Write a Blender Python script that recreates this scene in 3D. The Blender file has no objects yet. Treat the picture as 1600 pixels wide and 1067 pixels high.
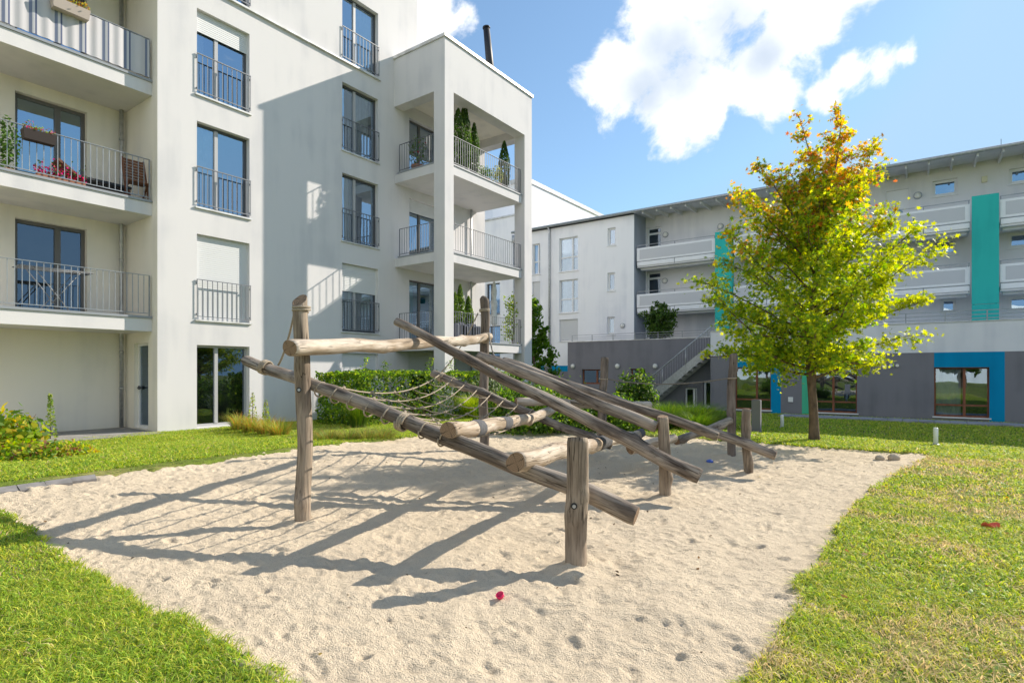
import bpy, math, random
import numpy as np
from mathutils import Vector, Matrix
random.seed(7)
rng = np.random.default_rng(11)
S = bpy.context.scene
COL = S.collection
rad = math.radians

# ------------------------------------------------------------------ camera, light, exposure
YAW = rad(35.7); FOC = 884.0; HOR = 580.0; CZ = 1.45
cam_d = bpy.data.cameras.new("camera"); cam = bpy.data.objects.new("camera", cam_d); COL.objects.link(cam)
cam.location = (0, 0, CZ); cam.rotation_euler = (rad(90), 0, YAW)
cam_d.sensor_width = 36.0; cam_d.lens = 36.0 * FOC / 1600; cam_d.shift_y = (HOR - 533.5) / 1600
cam_d.clip_start = 0.05; cam_d.clip_end = 3000
S.camera = cam
SUN_AZ, SUN_EL = rad(64.0), rad(33.0)
SUN = Vector((math.cos(SUN_AZ) * math.cos(SUN_EL), math.sin(SUN_AZ) * math.cos(SUN_EL), math.sin(SUN_EL)))
sd = bpy.data.lights.new("sun", 'SUN'); sd.energy = 5.3; sd.angle = rad(0.5); sd.color = (1.0, 0.91, 0.78)
so = bpy.data.objects.new("sun", sd); COL.objects.link(so); so.location = (20, 30, 40)
so.rotation_euler = SUN.to_track_quat('Z', 'Y').to_euler()
S.view_settings.view_transform = 'Standard'; S.view_settings.look = 'None'
S.view_settings.exposure = 0.47; S.view_settings.gamma = 1.0
S.cycles.max_bounces = 7; S.cycles.transparent_max_bounces = 12
try: S.cycles.use_denoising = True
except Exception: pass

Rv = np.array([math.cos(YAW), math.sin(YAW), 0.0]); Dv = np.array([-math.sin(YAW), math.cos(YAW), 0.0]); Cv = np.array([0, 0, CZ])
def ray(u, v): return Rv * (u - 800) / FOC + Dv + np.array([0, 0, (HOR - v) / FOC])
def onx(u, v, x): r = ray(u, v); return Cv + r * x / r[0]
def ony(u, v, y): r = ray(u, v); return Cv + r * y / r[1]
def onz(u, v, z=0.0): r = ray(u, v); return Cv + r * (z - CZ) / r[2]
def W(u, v, d): return Cv + ray(u, v) * d
def gz(x, y):
    x = np.asarray(x, float); y = np.asarray(y, float)
    ss = lambda t: np.clip(t, 0, 1) ** 2 * (3 - 2 * np.clip(t, 0, 1))
    rise = 0.15 * ss((-4.6 - x) / 3.2) * (1 - ss((-9.2 - x) / 3.6)) * (1 - .62 * ss((y - 4) / 6.0)) * (1 - ss((y - 11) / 4))
    return rise - 0.31 * np.clip((y - 13.0) / 12.0, 0, 1)
def ground_at(u, v):
    p = onz(u, v, 0)
    for _ in range(8): p = onz(u, v, float(gz(p[0], p[1])))
    return p

# world: physical sky plus cumulus clouds and unseen fill clouds placed by direction
def N(nt, t, **k):
    n = nt.nodes.new(t)
    for a, b in k.items(): setattr(n, a, b)
    return n
def build_world():
    w = bpy.data.worlds.new("World"); S.world = w; w.use_nodes = True
    nt = w.node_tree; nt.nodes.clear(); L = nt.links.new
    out = N(nt, 'ShaderNodeOutputWorld'); bg = N(nt, 'ShaderNodeBackground'); bg.inputs[1].default_value = 0.142
    sky = N(nt, 'ShaderNodeTexSky', sky_type='NISHITA'); sky.sun_disc = False
    sky.sun_elevation = SUN_EL; sky.sun_rotation = rad(90) - SUN_AZ; sky.air_density = 1.0; sky.dust_density = 0.25; sky.ozone_density = 1.6
    hs = N(nt, 'ShaderNodeHueSaturation'); hs.inputs['Saturation'].default_value = 1.03; hs.inputs['Value'].default_value = 1.0
    L(sky.outputs[0], hs.inputs['Color'])
    K = (4.6, 8.5, 15.0); gk = (1.32 * K[0], 1.36 * K[1], 1.30 * K[2])      # soft shoulder instead of clipping near the sun
    s1 = N(nt, 'ShaderNodeVectorMath', operation='ADD'); s1.inputs[1].default_value = K; L(hs.outputs[0], s1.inputs[0])
    s2 = N(nt, 'ShaderNodeVectorMath', operation='MULTIPLY'); s2.inputs[1].default_value = gk; L(hs.outputs[0], s2.inputs[0])
    s3 = N(nt, 'ShaderNodeVectorMath', operation='DIVIDE'); L(s2.outputs[0], s3.inputs[0]); L(s1.outputs[0], s3.inputs[1])
    mn = N(nt, 'ShaderNodeVectorMath', operation='MINIMUM'); mn.inputs[1].default_value = (2.45, 3.75, 5.1); L(s3.outputs[0], mn.inputs[0])
    tc = N(nt, 'ShaderNodeTexCoord')
    blobs = [(985,120,70),(1040,95,95),(1110,70,110),(1190,45,105),(1270,15,90),(1330,-20,70),(1060,165,70),(1100,195,40),(1020,170,45),
             (1190,140,55),(1215,170,35),(1330,112,40),(1375,97,40),(1410,88,22),(1290,150,28),(960,85,35),
             (680,20,62),(730,25,38),(650,60,45),(300,-200,160),(500,-260,130)]
    # warped direction
    n1 = N(nt, 'ShaderNodeTexNoise'); n1.inputs['Scale'].default_value = 10; n1.inputs['Detail'].default_value = 12; n1.inputs['Roughness'].default_value = 0.6; n1.inputs['Distortion'].default_value = 0.25
    L(tc.outputs['Generated'], n1.inputs['Vector'])
    prev = None
    src = [(ray(u, v), r / FOC / np.linalg.norm(ray(u, v))) for (u, v, r) in blobs]
    # unseen cloud banks added behind the camera as fill for the shaded facades
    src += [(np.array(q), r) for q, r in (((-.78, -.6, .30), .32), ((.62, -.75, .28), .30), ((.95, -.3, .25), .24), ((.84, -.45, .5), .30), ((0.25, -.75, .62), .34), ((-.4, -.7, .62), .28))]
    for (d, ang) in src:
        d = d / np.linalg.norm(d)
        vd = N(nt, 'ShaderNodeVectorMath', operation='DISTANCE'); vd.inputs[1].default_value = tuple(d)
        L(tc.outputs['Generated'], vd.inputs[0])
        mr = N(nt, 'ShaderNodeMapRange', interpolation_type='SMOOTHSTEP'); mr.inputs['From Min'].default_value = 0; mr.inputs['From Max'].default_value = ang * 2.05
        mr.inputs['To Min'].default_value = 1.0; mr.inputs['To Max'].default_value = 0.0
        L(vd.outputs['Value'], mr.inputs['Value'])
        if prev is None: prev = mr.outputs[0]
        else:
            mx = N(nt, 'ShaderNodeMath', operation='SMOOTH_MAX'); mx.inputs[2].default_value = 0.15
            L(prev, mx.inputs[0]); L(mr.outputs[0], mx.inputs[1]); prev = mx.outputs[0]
    a = N(nt, 'ShaderNodeMath', operation='MULTIPLY_ADD'); L(n1.outputs[0], a.inputs[0]); a.inputs[1].default_value = 2.5; L(prev, a.inputs[2])
    mk = N(nt, 'ShaderNodeMapRange', interpolation_type='SMOOTHSTEP'); L(a.outputs[0], mk.inputs['Value'])
    mk.inputs['From Min'].default_value = 1.72; mk.inputs['From Max'].default_value = 2.14
    # grey undersides: a softer noise inside the thick part
    n2 = N(nt, 'ShaderNodeTexNoise'); n2.inputs['Scale'].default_value = 9; n2.inputs['Detail'].default_value = 6
    L(tc.outputs['Generated'], n2.inputs['Vector'])
    sp = None
    for (u, v, r) in ((1065, 100, 120), (1130, 55, 120), (1010, 140, 70), (1190, 90, 60)):
        d = ray(u, v); dl = np.linalg.norm(d)
        vd = N(nt, 'ShaderNodeVectorMath', operation='DISTANCE'); vd.inputs[1].default_value = tuple(d / dl); L(tc.outputs['Generated'], vd.inputs[0])
        mr = N(nt, 'ShaderNodeMapRange', interpolation_type='SMOOTHSTEP'); mr.inputs['From Max'].default_value = r / FOC / dl; mr.inputs['To Min'].default_value = 1.0; mr.inputs['To Max'].default_value = 0.0; L(vd.outputs['Value'], mr.inputs['Value'])
        if sp is None: sp = mr.outputs[0]
        else:
            mx = N(nt, 'ShaderNodeMath', operation='MAXIMUM'); L(sp, mx.inputs[0]); L(mr.outputs[0], mx.inputs[1]); sp = mx.outputs[0]
    b = N(nt, 'ShaderNodeMath', operation='MULTIPLY_ADD'); L(n2.outputs[0], b.inputs[0]); b.inputs[1].default_value = 2.4; L(sp, b.inputs[2])
    sh = N(nt, 'ShaderNodeMapRange', interpolation_type='SMOOTHSTEP'); L(b.outputs[0], sh.inputs['Value']); sh.inputs['From Min'].default_value = 1.2; sh.inputs['From Max'].default_value = 2.6
    cc = N(nt, 'ShaderNodeMix', data_type='RGBA'); L(sh.outputs[0], cc.inputs['Factor'])
    cc.inputs['A'].default_value = (6.0, 6.15, 6.3, 1); cc.inputs['B'].default_value = (3.5, 4.05, 4.8, 1)
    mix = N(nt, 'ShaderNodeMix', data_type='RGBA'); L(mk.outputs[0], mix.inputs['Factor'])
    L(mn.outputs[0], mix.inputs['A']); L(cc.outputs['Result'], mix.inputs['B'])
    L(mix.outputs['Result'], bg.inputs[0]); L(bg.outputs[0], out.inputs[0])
build_world()

# ------------------------------------------------------------------ materials
MATS = {}
def rgb(c): return (c[0], c[1], c[2], 1.0)
def s2l(r, g, b):
    f = lambda c: c / 12.92 if c <= .04045 else ((c + .055) / 1.055) ** 2.4
    return (f(r / 255), f(g / 255), f(b / 255))
def pmat(name, c1, c2=None, scale=4.0, rough=0.7, bump=0.0, bscale=60.0, stretch=(1, 1, 1), metal=0.0, spec=0.5, detail=4.0, lo=0.35, hi=0.65):
    if name in MATS: return MATS[name]
    m = bpy.data.materials.new(name); m.use_nodes = True; nt = m.node_tree; L = nt.links.new
    p = nt.nodes['Principled BSDF']; p.inputs['Roughness'].default_value = rough; p.inputs['Metallic'].default_value = metal
    p.inputs['Specular IOR Level'].default_value = spec
    p.inputs['Base Color'].default_value = rgb(c1)
    tc = N(nt, 'ShaderNodeTexCoord'); mp = N(nt, 'ShaderNodeMapping'); mp.inputs['Scale'].default_value = stretch
    L(tc.outputs['Object'], mp.inputs['Vector'])
    if c2 is not None:
        n = N(nt, 'ShaderNodeTexNoise'); n.inputs['Scale'].default_value = scale; n.inputs['Detail'].default_value = detail
        L(mp.outputs[0], n.inputs['Vector'])
        r = N(nt, 'ShaderNodeMapRange'); r.inputs['From Min'].default_value = lo; r.inputs['From Max'].default_value = hi; L(n.outputs[0], r.inputs['Value'])
        x = N(nt, 'ShaderNodeMix', data_type='RGBA'); x.inputs['A'].default_value = rgb(c1); x.inputs['B'].default_value = rgb(c2)
        L(r.outputs[0], x.inputs['Factor']); L(x.outputs['Result'], p.inputs['Base Color'])
    if bump > 0:
        n2 = N(nt, 'ShaderNodeTexNoise'); n2.inputs['Scale'].default_value = bscale; n2.inputs['Detail'].default_value = 5
        L(mp.outputs[0], n2.inputs['Vector'])
        b = N(nt, 'ShaderNodeBump'); b.inputs['Strength'].default_value = bump; b.inputs['Distance'].default_value = 0.02
        L(n2.outputs[0], b.inputs['Height']); L(b.outputs[0], p.inputs['Normal'])
    MATS[name] = m; return m

def stucco(name, c, dirt=0.12, tint=(0.92, 0.93, 0.95)):
    """render with faint vertical rain streaks, cloudy dirt and a fine grain"""
    if name in MATS: return MATS[name]
    m = bpy.data.materials.new(name); m.use_nodes = True; nt = m.node_tree; L = nt.links.new
    p = nt.nodes['Principled BSDF']; p.inputs['Roughness'].default_value = 0.9; p.inputs['Specular IOR Level'].default_value = 0.2
    tc = N(nt, 'ShaderNodeTexCoord')
    def noise(sc, st, det=4):
        mp = N(nt, 'ShaderNodeMapping'); mp.inputs['Scale'].default_value = st; L(tc.outputs['Object'], mp.inputs['Vector'])
        n = N(nt, 'ShaderNodeTexNoise'); n.inputs['Scale'].default_value = sc; n.inputs['Detail'].default_value = det; L(mp.outputs[0], n.inputs['Vector']); return n
    a = noise(2.2, (1, 1, 0.12)); b = noise(0.7, (1, 1, 1), 6); g = noise(70, (1, 1, 1), 3)
    ad = N(nt, 'ShaderNodeMath', operation='MULTIPLY'); L(a.outputs[0], ad.inputs[0]); L(b.outputs[0], ad.inputs[1])
    r = N(nt, 'ShaderNodeMapRange', interpolation_type='SMOOTHSTEP'); r.inputs['From Min'].default_value = 0.2; r.inputs['From Max'].default_value = 0.42
    L(ad.outputs[0], r.inputs['Value'])
    x = N(nt, 'ShaderNodeMix', data_type='RGBA'); x.inputs['A'].default_value = rgb(c)
    x.inputs['B'].default_value = rgb([c[i] * (1 - dirt) * tint[i] for i in range(3)])
    L(r.outputs[0], x.inputs['Factor']); L(x.outputs['Result'], p.inputs['Base Color'])
    bp = N(nt, 'ShaderNodeBump'); bp.inputs['Strength'].default_value = 0.25; bp.inputs['Distance'].default_value = 0.01
    L(g.outputs[0], bp.inputs['Height']); L(bp.outputs[0], p.inputs['Normal'])
    MATS[name] = m; return m

def glass(name, tint=(0.02, 0.025, 0.03), refl=0.35):
    """pane: mirror-like reflection over a view into the room"""
    if name in MATS: return MATS[name]
    m = bpy.data.materials.new(name); m.use_nodes = True; nt = m.node_tree; L = nt.links.new; nt.nodes.clear()
    o = N(nt, 'ShaderNodeOutputMaterial'); g = N(nt, 'ShaderNodeBsdfGlossy'); g.inputs['Roughness'].default_value = 0.01
    g.inputs['Color'].default_value = (0.62, 0.78, 0.96, 1)
    t = N(nt, 'ShaderNodeBsdfTransparent'); t.inputs['Color'].default_value = (0.75, 0.8, 0.8, 1)
    lw = N(nt, 'ShaderNodeFresnel'); lw.inputs['IOR'].default_value = 1.5
    ma = N(nt, 'ShaderNodeMath', operation='MULTIPLY_ADD'); ma.inputs[1].default_value = 1.3; ma.inputs[2].default_value = refl; ma.use_clamp = True
    L(lw.outputs[0], ma.inputs[0])
    n = N(nt, 'ShaderNodeTexNoise'); n.inputs['Scale'].default_value = 1.5; n.inputs['Detail'].default_value = 1
    tc = N(nt, 'ShaderNodeTexCoord'); L(tc.outputs['Object'], n.inputs['Vector'])
    b = N(nt, 'ShaderNodeBump'); b.inputs['Strength'].default_value = 0.03; b.inputs['Distance'].default_value = 0.1
    L(n.outputs[0], b.inputs['Height']); L(b.outputs[0], g.inputs['Normal'])
    mx = N(nt, 'ShaderNodeMixShader'); L(ma.outputs[0], mx.inputs[0]); L(t.outputs[0], mx.inputs[1]); L(g.outputs[0], mx.inputs[2]); L(mx.outputs[0], o.inputs[0])
    MATS[name] = m; return m

def leafmat(name, trans=0.58, rough=0.5):
    """leaf colour comes from the per-leaf attribute 'col'"""
    if name in MATS: return MATS[name]
    m = bpy.data.materials.new(name); m.use_nodes = True; nt = m.node_tree; L = nt.links.new; nt.nodes.clear()
    o = N(nt, 'ShaderNodeOutputMaterial'); at = N(nt, 'ShaderNodeAttribute'); at.attribute_name = 'col'
    p = N(nt, 'ShaderNodeBsdfPrincipled'); p.inputs['Roughness'].default_value = rough; p.inputs['Specular IOR Level'].default_value = 0.35
    t = N(nt, 'ShaderNodeBsdfTranslucent')
    hs = N(nt, 'ShaderNodeHueSaturation'); hs.inputs['Saturation'].default_value = 1.1; hs.inputs['Value'].default_value = 1.75; hs.inputs['Hue'].default_value = 0.492
    L(at.outputs['Color'], hs.inputs['Color']); L(hs.outputs[0], t.inputs['Color']); L(at.outputs['Color'], p.inputs['Base Color'])
    mx = N(nt, 'ShaderNodeMixShader'); mx.inputs[0].default_value = trans
    L(p.outputs[0], mx.inputs[1]); L(t.outputs[0], mx.inputs[2]); L(mx.outputs[0], o.inputs[0])
    MATS[name] = m; return m

def woodmat(name, c_light, c_mid, c_dark, streak=1.0, off=0.0):
    """weathered round timber; the log's own axis is local Z"""
    if name in MATS: return MATS[name]
    m = bpy.data.materials.new(name); m.use_nodes = True; nt = m.node_tree; L = nt.links.new
    p = nt.nodes['Principled BSDF']; p.inputs['Roughness'].default_value = 0.85; p.inputs['Specular IOR Level'].default_value = 0.2
    tc = N(nt, 'ShaderNodeTexCoord')
    oi = N(nt, 'ShaderNodeObjectInfo')
    ov = N(nt, 'ShaderNodeVectorMath', operation='ADD'); L(tc.outputs['Object'], ov.inputs[0])
    cb = N(nt, 'ShaderNodeCombineXYZ'); mu = N(nt, 'ShaderNodeMath', operation='MULTIPLY'); mu.inputs[1].default_value = 17.0
    L(oi.outputs['Random'], mu.inputs[0]); L(mu.outputs[0], cb.inputs['Z']); L(cb.outputs[0], ov.inputs[1])
    def noise(sc, st, det=5, ro=0.55):
        mp = N(nt, 'ShaderNodeMapping'); mp.inputs['Scale'].default_value = st; L(ov.outputs[0], mp.inputs['Vector'])
        n = N(nt, 'ShaderNodeTexNoise'); n.inputs['Scale'].default_value = sc; n.inputs['Detail'].default_value = det; n.inputs['Roughness'].default_value = ro
        L(mp.outputs[0], n.inputs['Vector']); return n
    g = noise(55, (1, 1, 0.05)); b = noise(7, (1, 1, 0.22), 6); c = noise(26, (1, 1, 0.035), 3, 0.4); bl = noise(3.0, (1.3, 1.3, 0.5), 5)
    x1 = N(nt, 'ShaderNodeMix', data_type='RGBA'); x1.inputs['A'].default_value = rgb(c_light); x1.inputs['B'].default_value = rgb(c_mid)
    r1 = N(nt, 'ShaderNodeMapRange'); r1.inputs['From Min'].default_value = 0.43; r1.inputs['From Max'].default_value = 0.57; L(b.outputs[0], r1.inputs['Value']); L(r1.outputs[0], x1.inputs['Factor'])
    x2 = N(nt, 'ShaderNodeMix', data_type='RGBA'); L(x1.outputs['Result'], x2.inputs['A']); x2.inputs['B'].default_value = rgb(c_dark)
    r2 = N(nt, 'ShaderNodeMapRange'); r2.inputs['From Min'].default_value = 0.5; r2.inputs['From Max'].default_value = 0.75; r2.inputs['To Max'].default_value = 0.75 * streak
    L(g.outputs[0], r2.inputs['Value']); L(r2.outputs[0], x2.inputs['Factor'])
    # drying cracks: thin lines along the grain
    cr = N(nt, 'ShaderNodeMath', operation='SUBTRACT'); cr.inputs[1].default_value = 0.5; L(c.outputs[0], cr.inputs[0])
    ca = N(nt, 'ShaderNodeMath', operation='ABSOLUTE'); L(cr.outputs[0], ca.inputs[0])
    r3 = N(nt, 'ShaderNodeMapRange', interpolation_type='SMOOTHSTEP'); r3.inputs['From Min'].default_value = 0.004; r3.inputs['From Max'].default_value = 0.022
    r3.inputs['To Min'].default_value = 0.85; r3.inputs['To Max'].default_value = 0.0; L(ca.outputs[0], r3.inputs['Value'])
    r4 = N(nt, 'ShaderNodeMapRange'); r4.inputs['From Min'].default_value = 0.42; r4.inputs['From Max'].default_value = 0.58; L(bl.outputs[0], r4.inputs['Value'])
    mm = N(nt, 'ShaderNodeMath', operation='MULTIPLY'); L(r3.outputs[0], mm.inputs[0]); L(r4.outputs[0], mm.inputs[1])
    x3 = N(nt, 'ShaderNodeMix', data_type='RGBA'); L(x2.outputs['Result'], x3.inputs['A']); x3.inputs['B'].default_value = (0.025, 0.018, 0.012, 1)
    L(mm.outputs[0], x3.inputs['Factor']); L(x3.outputs['Result'], p.inputs['Base Color'])
    hsum = N(nt, 'ShaderNodeMath', operation='SUBTRACT'); L(g.outputs[0], hsum.inputs[0]); L(mm.outputs[0], hsum.inputs[1])
    bp = N(nt, 'ShaderNodeBump'); bp.inputs['Strength'].default_value = 0.7; bp.inputs['Distance'].default_value = 0.008
    L(hsum.outputs[0], bp.inputs['Height']); L(bp.outputs[0], p.inputs['Normal'])
    MATS[name] = m; return m

def endmat():
    if 'log_end' in MATS: return MATS['log_end']
    m = bpy.data.materials.new('log_end'); m.use_nodes = True; nt = m.node_tree; L = nt.links.new
    p = nt.nodes['Principled BSDF']; p.inputs['Roughness'].default_value = 0.9
    tc = N(nt, 'ShaderNodeTexCoord'); mp = N(nt, 'ShaderNodeMapping'); mp.inputs['Scale'].default_value = (1, 1, 0.0); L(tc.outputs['Object'], mp.inputs['Vector'])
    w = N(nt, 'ShaderNodeTexWave', wave_type='RINGS', rings_direction='SPHERICAL'); w.inputs['Scale'].default_value = 22; w.inputs['Distortion'].default_value = 3; w.inputs['Detail'].default_value = 3
    L(mp.outputs[0], w.inputs['Vector'])
    gr = N(nt, 'ShaderNodeTexGradient', gradient_type='RADIAL'); L(mp.outputs[0], gr.inputs['Vector'])
    n = N(nt, 'ShaderNodeTexNoise'); n.inputs['Scale'].default_value = 12; L(mp.outputs[0], n.inputs['Vector'])
    x = N(nt, 'ShaderNodeMix', data_type='RGBA'); x.inputs['A'].default_value = (0.30, 0.20, 0.12, 1); x.inputs['B'].default_value = (0.17, 0.105, 0.06, 1); L(w.outputs[1], x.inputs['Factor'])
    a = N(nt, 'ShaderNodeMath', operation='MULTIPLY_ADD'); a.inputs[1].default_value = 0.12; L(n.outputs[0], a.inputs[0]); L(gr.outputs[1], a.inputs[2])
    pp = N(nt, 'ShaderNodeMath', operation='PINGPONG'); pp.inputs[1].default_value = 0.125; L(a.outputs[0], pp.inputs[0])
    r = N(nt, 'ShaderNodeMapRange'); r.inputs['From Min'].default_value = 0.002; r.inputs['From Max'].default_value = 0.014; r.inputs['To Min'].default_value = 0.9; r.inputs['To Max'].default_value = 0; L(pp.outputs[0], r.inputs['Value'])
    x2 = N(nt, 'ShaderNodeMix', data_type='RGBA'); L(x.outputs['Result'], x2.inputs['A']); x2.inputs['B'].default_value = (0.03, 0.02, 0.012, 1); L(r.outputs[0], x2.inputs['Factor'])
    L(x2.outputs['Result'], p.inputs['Base Color'])
    MATS['log_end'] = m; return m

M_stA = stucco('cream_render', (0.66, 0.645, 0.65), 0.05)
M_stAin = stucco('loggia_render', (0.78, 0.74, 0.66), 0.06)
M_white = stucco('white_render', (0.89, 0.89, 0.91), 0.04)
M_greyup = stucco('pale_grey_render', (0.76, 0.755, 0.765), 0.05)
M_soffit = stucco('soffit_paint', (0.70, 0.70, 0.71), 0.05)
M_strip = stucco('silver_grey_render', (0.76, 0.765, 0.80), 0.05)
M_dark = stucco('slate_grey_render', (0.215, 0.21, 0.232), 0.14)
M_sideblue = stucco('blue_grey_render', (0.36, 0.40, 0.47), 0.06)
M_blue = stucco('blue_paint', (0.0, 0.26, 0.50), 0.08)
M_teal = stucco('teal_paint', (0.04, 0.50, 0.45), 0.08)
M_green = stucco('green_paint', (0.08, 0.50, 0.30), 0.08)
M_frame = pmat('dark_grey_frame', (0.075, 0.078, 0.085), rough=0.45)
M_frame2 = pmat('brown_grey_frame', (0.12, 0.115, 0.11), rough=0.45)
M_lframe = pmat('light_grey_frame', (0.42, 0.42, 0.43), rough=0.4)
M_wframe = pmat('white_frame', (0.78, 0.78, 0.78), rough=0.4)
M_rail = pmat('grey_railing', (0.19, 0.20, 0.22), rough=0.5, metal=0.3)
M_railL = pmat('zinc_railing', (0.36, 0.38, 0.40), (0.28, 0.30, 0.32), 8, rough=0.45, metal=0.5)
M_steel = pmat('galvanised_steel', (0.48, 0.49, 0.50), (0.36, 0.37, 0.38), 12, rough=0.4, metal=0.6)
M_shut = pmat('shutter_white', (0.66, 0.67, 0.68), rough=0.55)
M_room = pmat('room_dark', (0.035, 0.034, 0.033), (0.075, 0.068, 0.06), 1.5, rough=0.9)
M_curt = pmat('curtain', (0.60, 0.60, 0.57), (0.5, 0.5, 0.48), 6, rough=0.95)
M_curtg = pmat('curtain_green', (0.08, 0.34, 0.27), (0.06, 0.26, 0.22), 6, rough=0.95)
M_glass = glass('window_glass', refl=0.44)
M_glassg = glass('garden_window_glass', refl=0.2)
M_glassd = glass('window_glass_clear', refl=0.12)
M_cop = pmat('metal_coping', (0.72, 0.72, 0.72), (0.5, 0.49, 0.47), 3, rough=0.4, metal=0.2)
M_trim = pmat('slab_trim', (0.27, 0.29, 0.32), rough=0.5)
M_rwood = pmat('red_brown_wood', (0.26, 0.085, 0.035), (0.17, 0.05, 0.02), 12, rough=0.5, stretch=(1, 1, 0.1))
M_black = pmat('black_metal', (0.015, 0.015, 0.017), rough=0.5)
M_roof = pmat('roof_tiles', (0.08, 0.085, 0.09), (0.13, 0.13, 0.14), 20, rough=0.7)
M_panel = pmat('white_panel', (0.86, 0.87, 0.89), (0.82, 0.83, 0.85), 5, rough=0.5)
M_panel2 = pmat('perforated_panel', (0.52, 0.53, 0.56), (0.60, 0.61, 0.63), 160, rough=0.5)
M_lamp = pmat('lamp_glass', (0.75, 0.74, 0.68), rough=0.3)
M_rope = pmat('rope', (0.42, 0.35, 0.26), (0.27, 0.22, 0.16), 90, rough=0.9, bump=0.5, bscale=150)
M_ropeg = pmat('old_rope', (0.24, 0.21, 0.17), (0.15, 0.13, 0.10), 90, rough=0.9, bump=0.5, bscale=150)
M_postw = woodmat('post_wood', (0.33, 0.265, 0.20), (0.20, 0.155, 0.115), (0.055, 0.04, 0.027), 1.2)
M_postd = woodmat('post_wood_grey', (0.22, 0.18, 0.15), (0.14, 0.112, 0.09), (0.07, 0.055, 0.042))
M_logw = woodmat('log_wood', (0.33, 0.28, 0.23), (0.135, 0.108, 0.088), (0.03, 0.024, 0.019), 1.25)
M_barw = woodmat('bar_wood', (0.56, 0.48, 0.39), (0.36, 0.28, 0.20), (0.14, 0.10, 0.065), 0.8)
M_end = endmat()
M_band = pmat('grip_band', (0.075, 0.075, 0.08), (0.11, 0.11, 0.115), 40, rough=0.95, bump=0.4, bscale=200)
M_leaf = leafmat('leaf')
M_gblade = leafmat('grass_blade', 0.35, 0.6)
M_bark = pmat('bark', (0.20, 0.13, 0.085), (0.09, 0.06, 0.042), 9, rough=0.95, bump=1.0, bscale=30, stretch=(1, 1, 0.5))
M_terra = pmat('terracotta', (0.36, 0.15, 0.08), (0.28, 0.11, 0.06), 9, rough=0.85)
M_greypot = pmat('grey_pot', (0.16, 0.16, 0.17), rough=0.6)

# ------------------------------------------------------------------ mesh building
ORG = {}
def org(o): return ORG.get(o.name, Vector((0, 0, 0))) if o is not None else Vector((0, 0, 0))
def tag(o, label=None, cat=None, group=None, kind=None):
    if label: o['label'] = label
    if cat: o['category'] = cat
    if group: o['group'] = group
    if kind: o['kind'] = kind
    return o
def thing(name, loc, label, cat, group=None):
    o = bpy.data.objects.new(name, None); COL.objects.link(o); o.location = Vector(loc); o.empty_display_size = 0.3
    ORG[o.name] = Vector(loc); return tag(o, label, cat, group)

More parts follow.
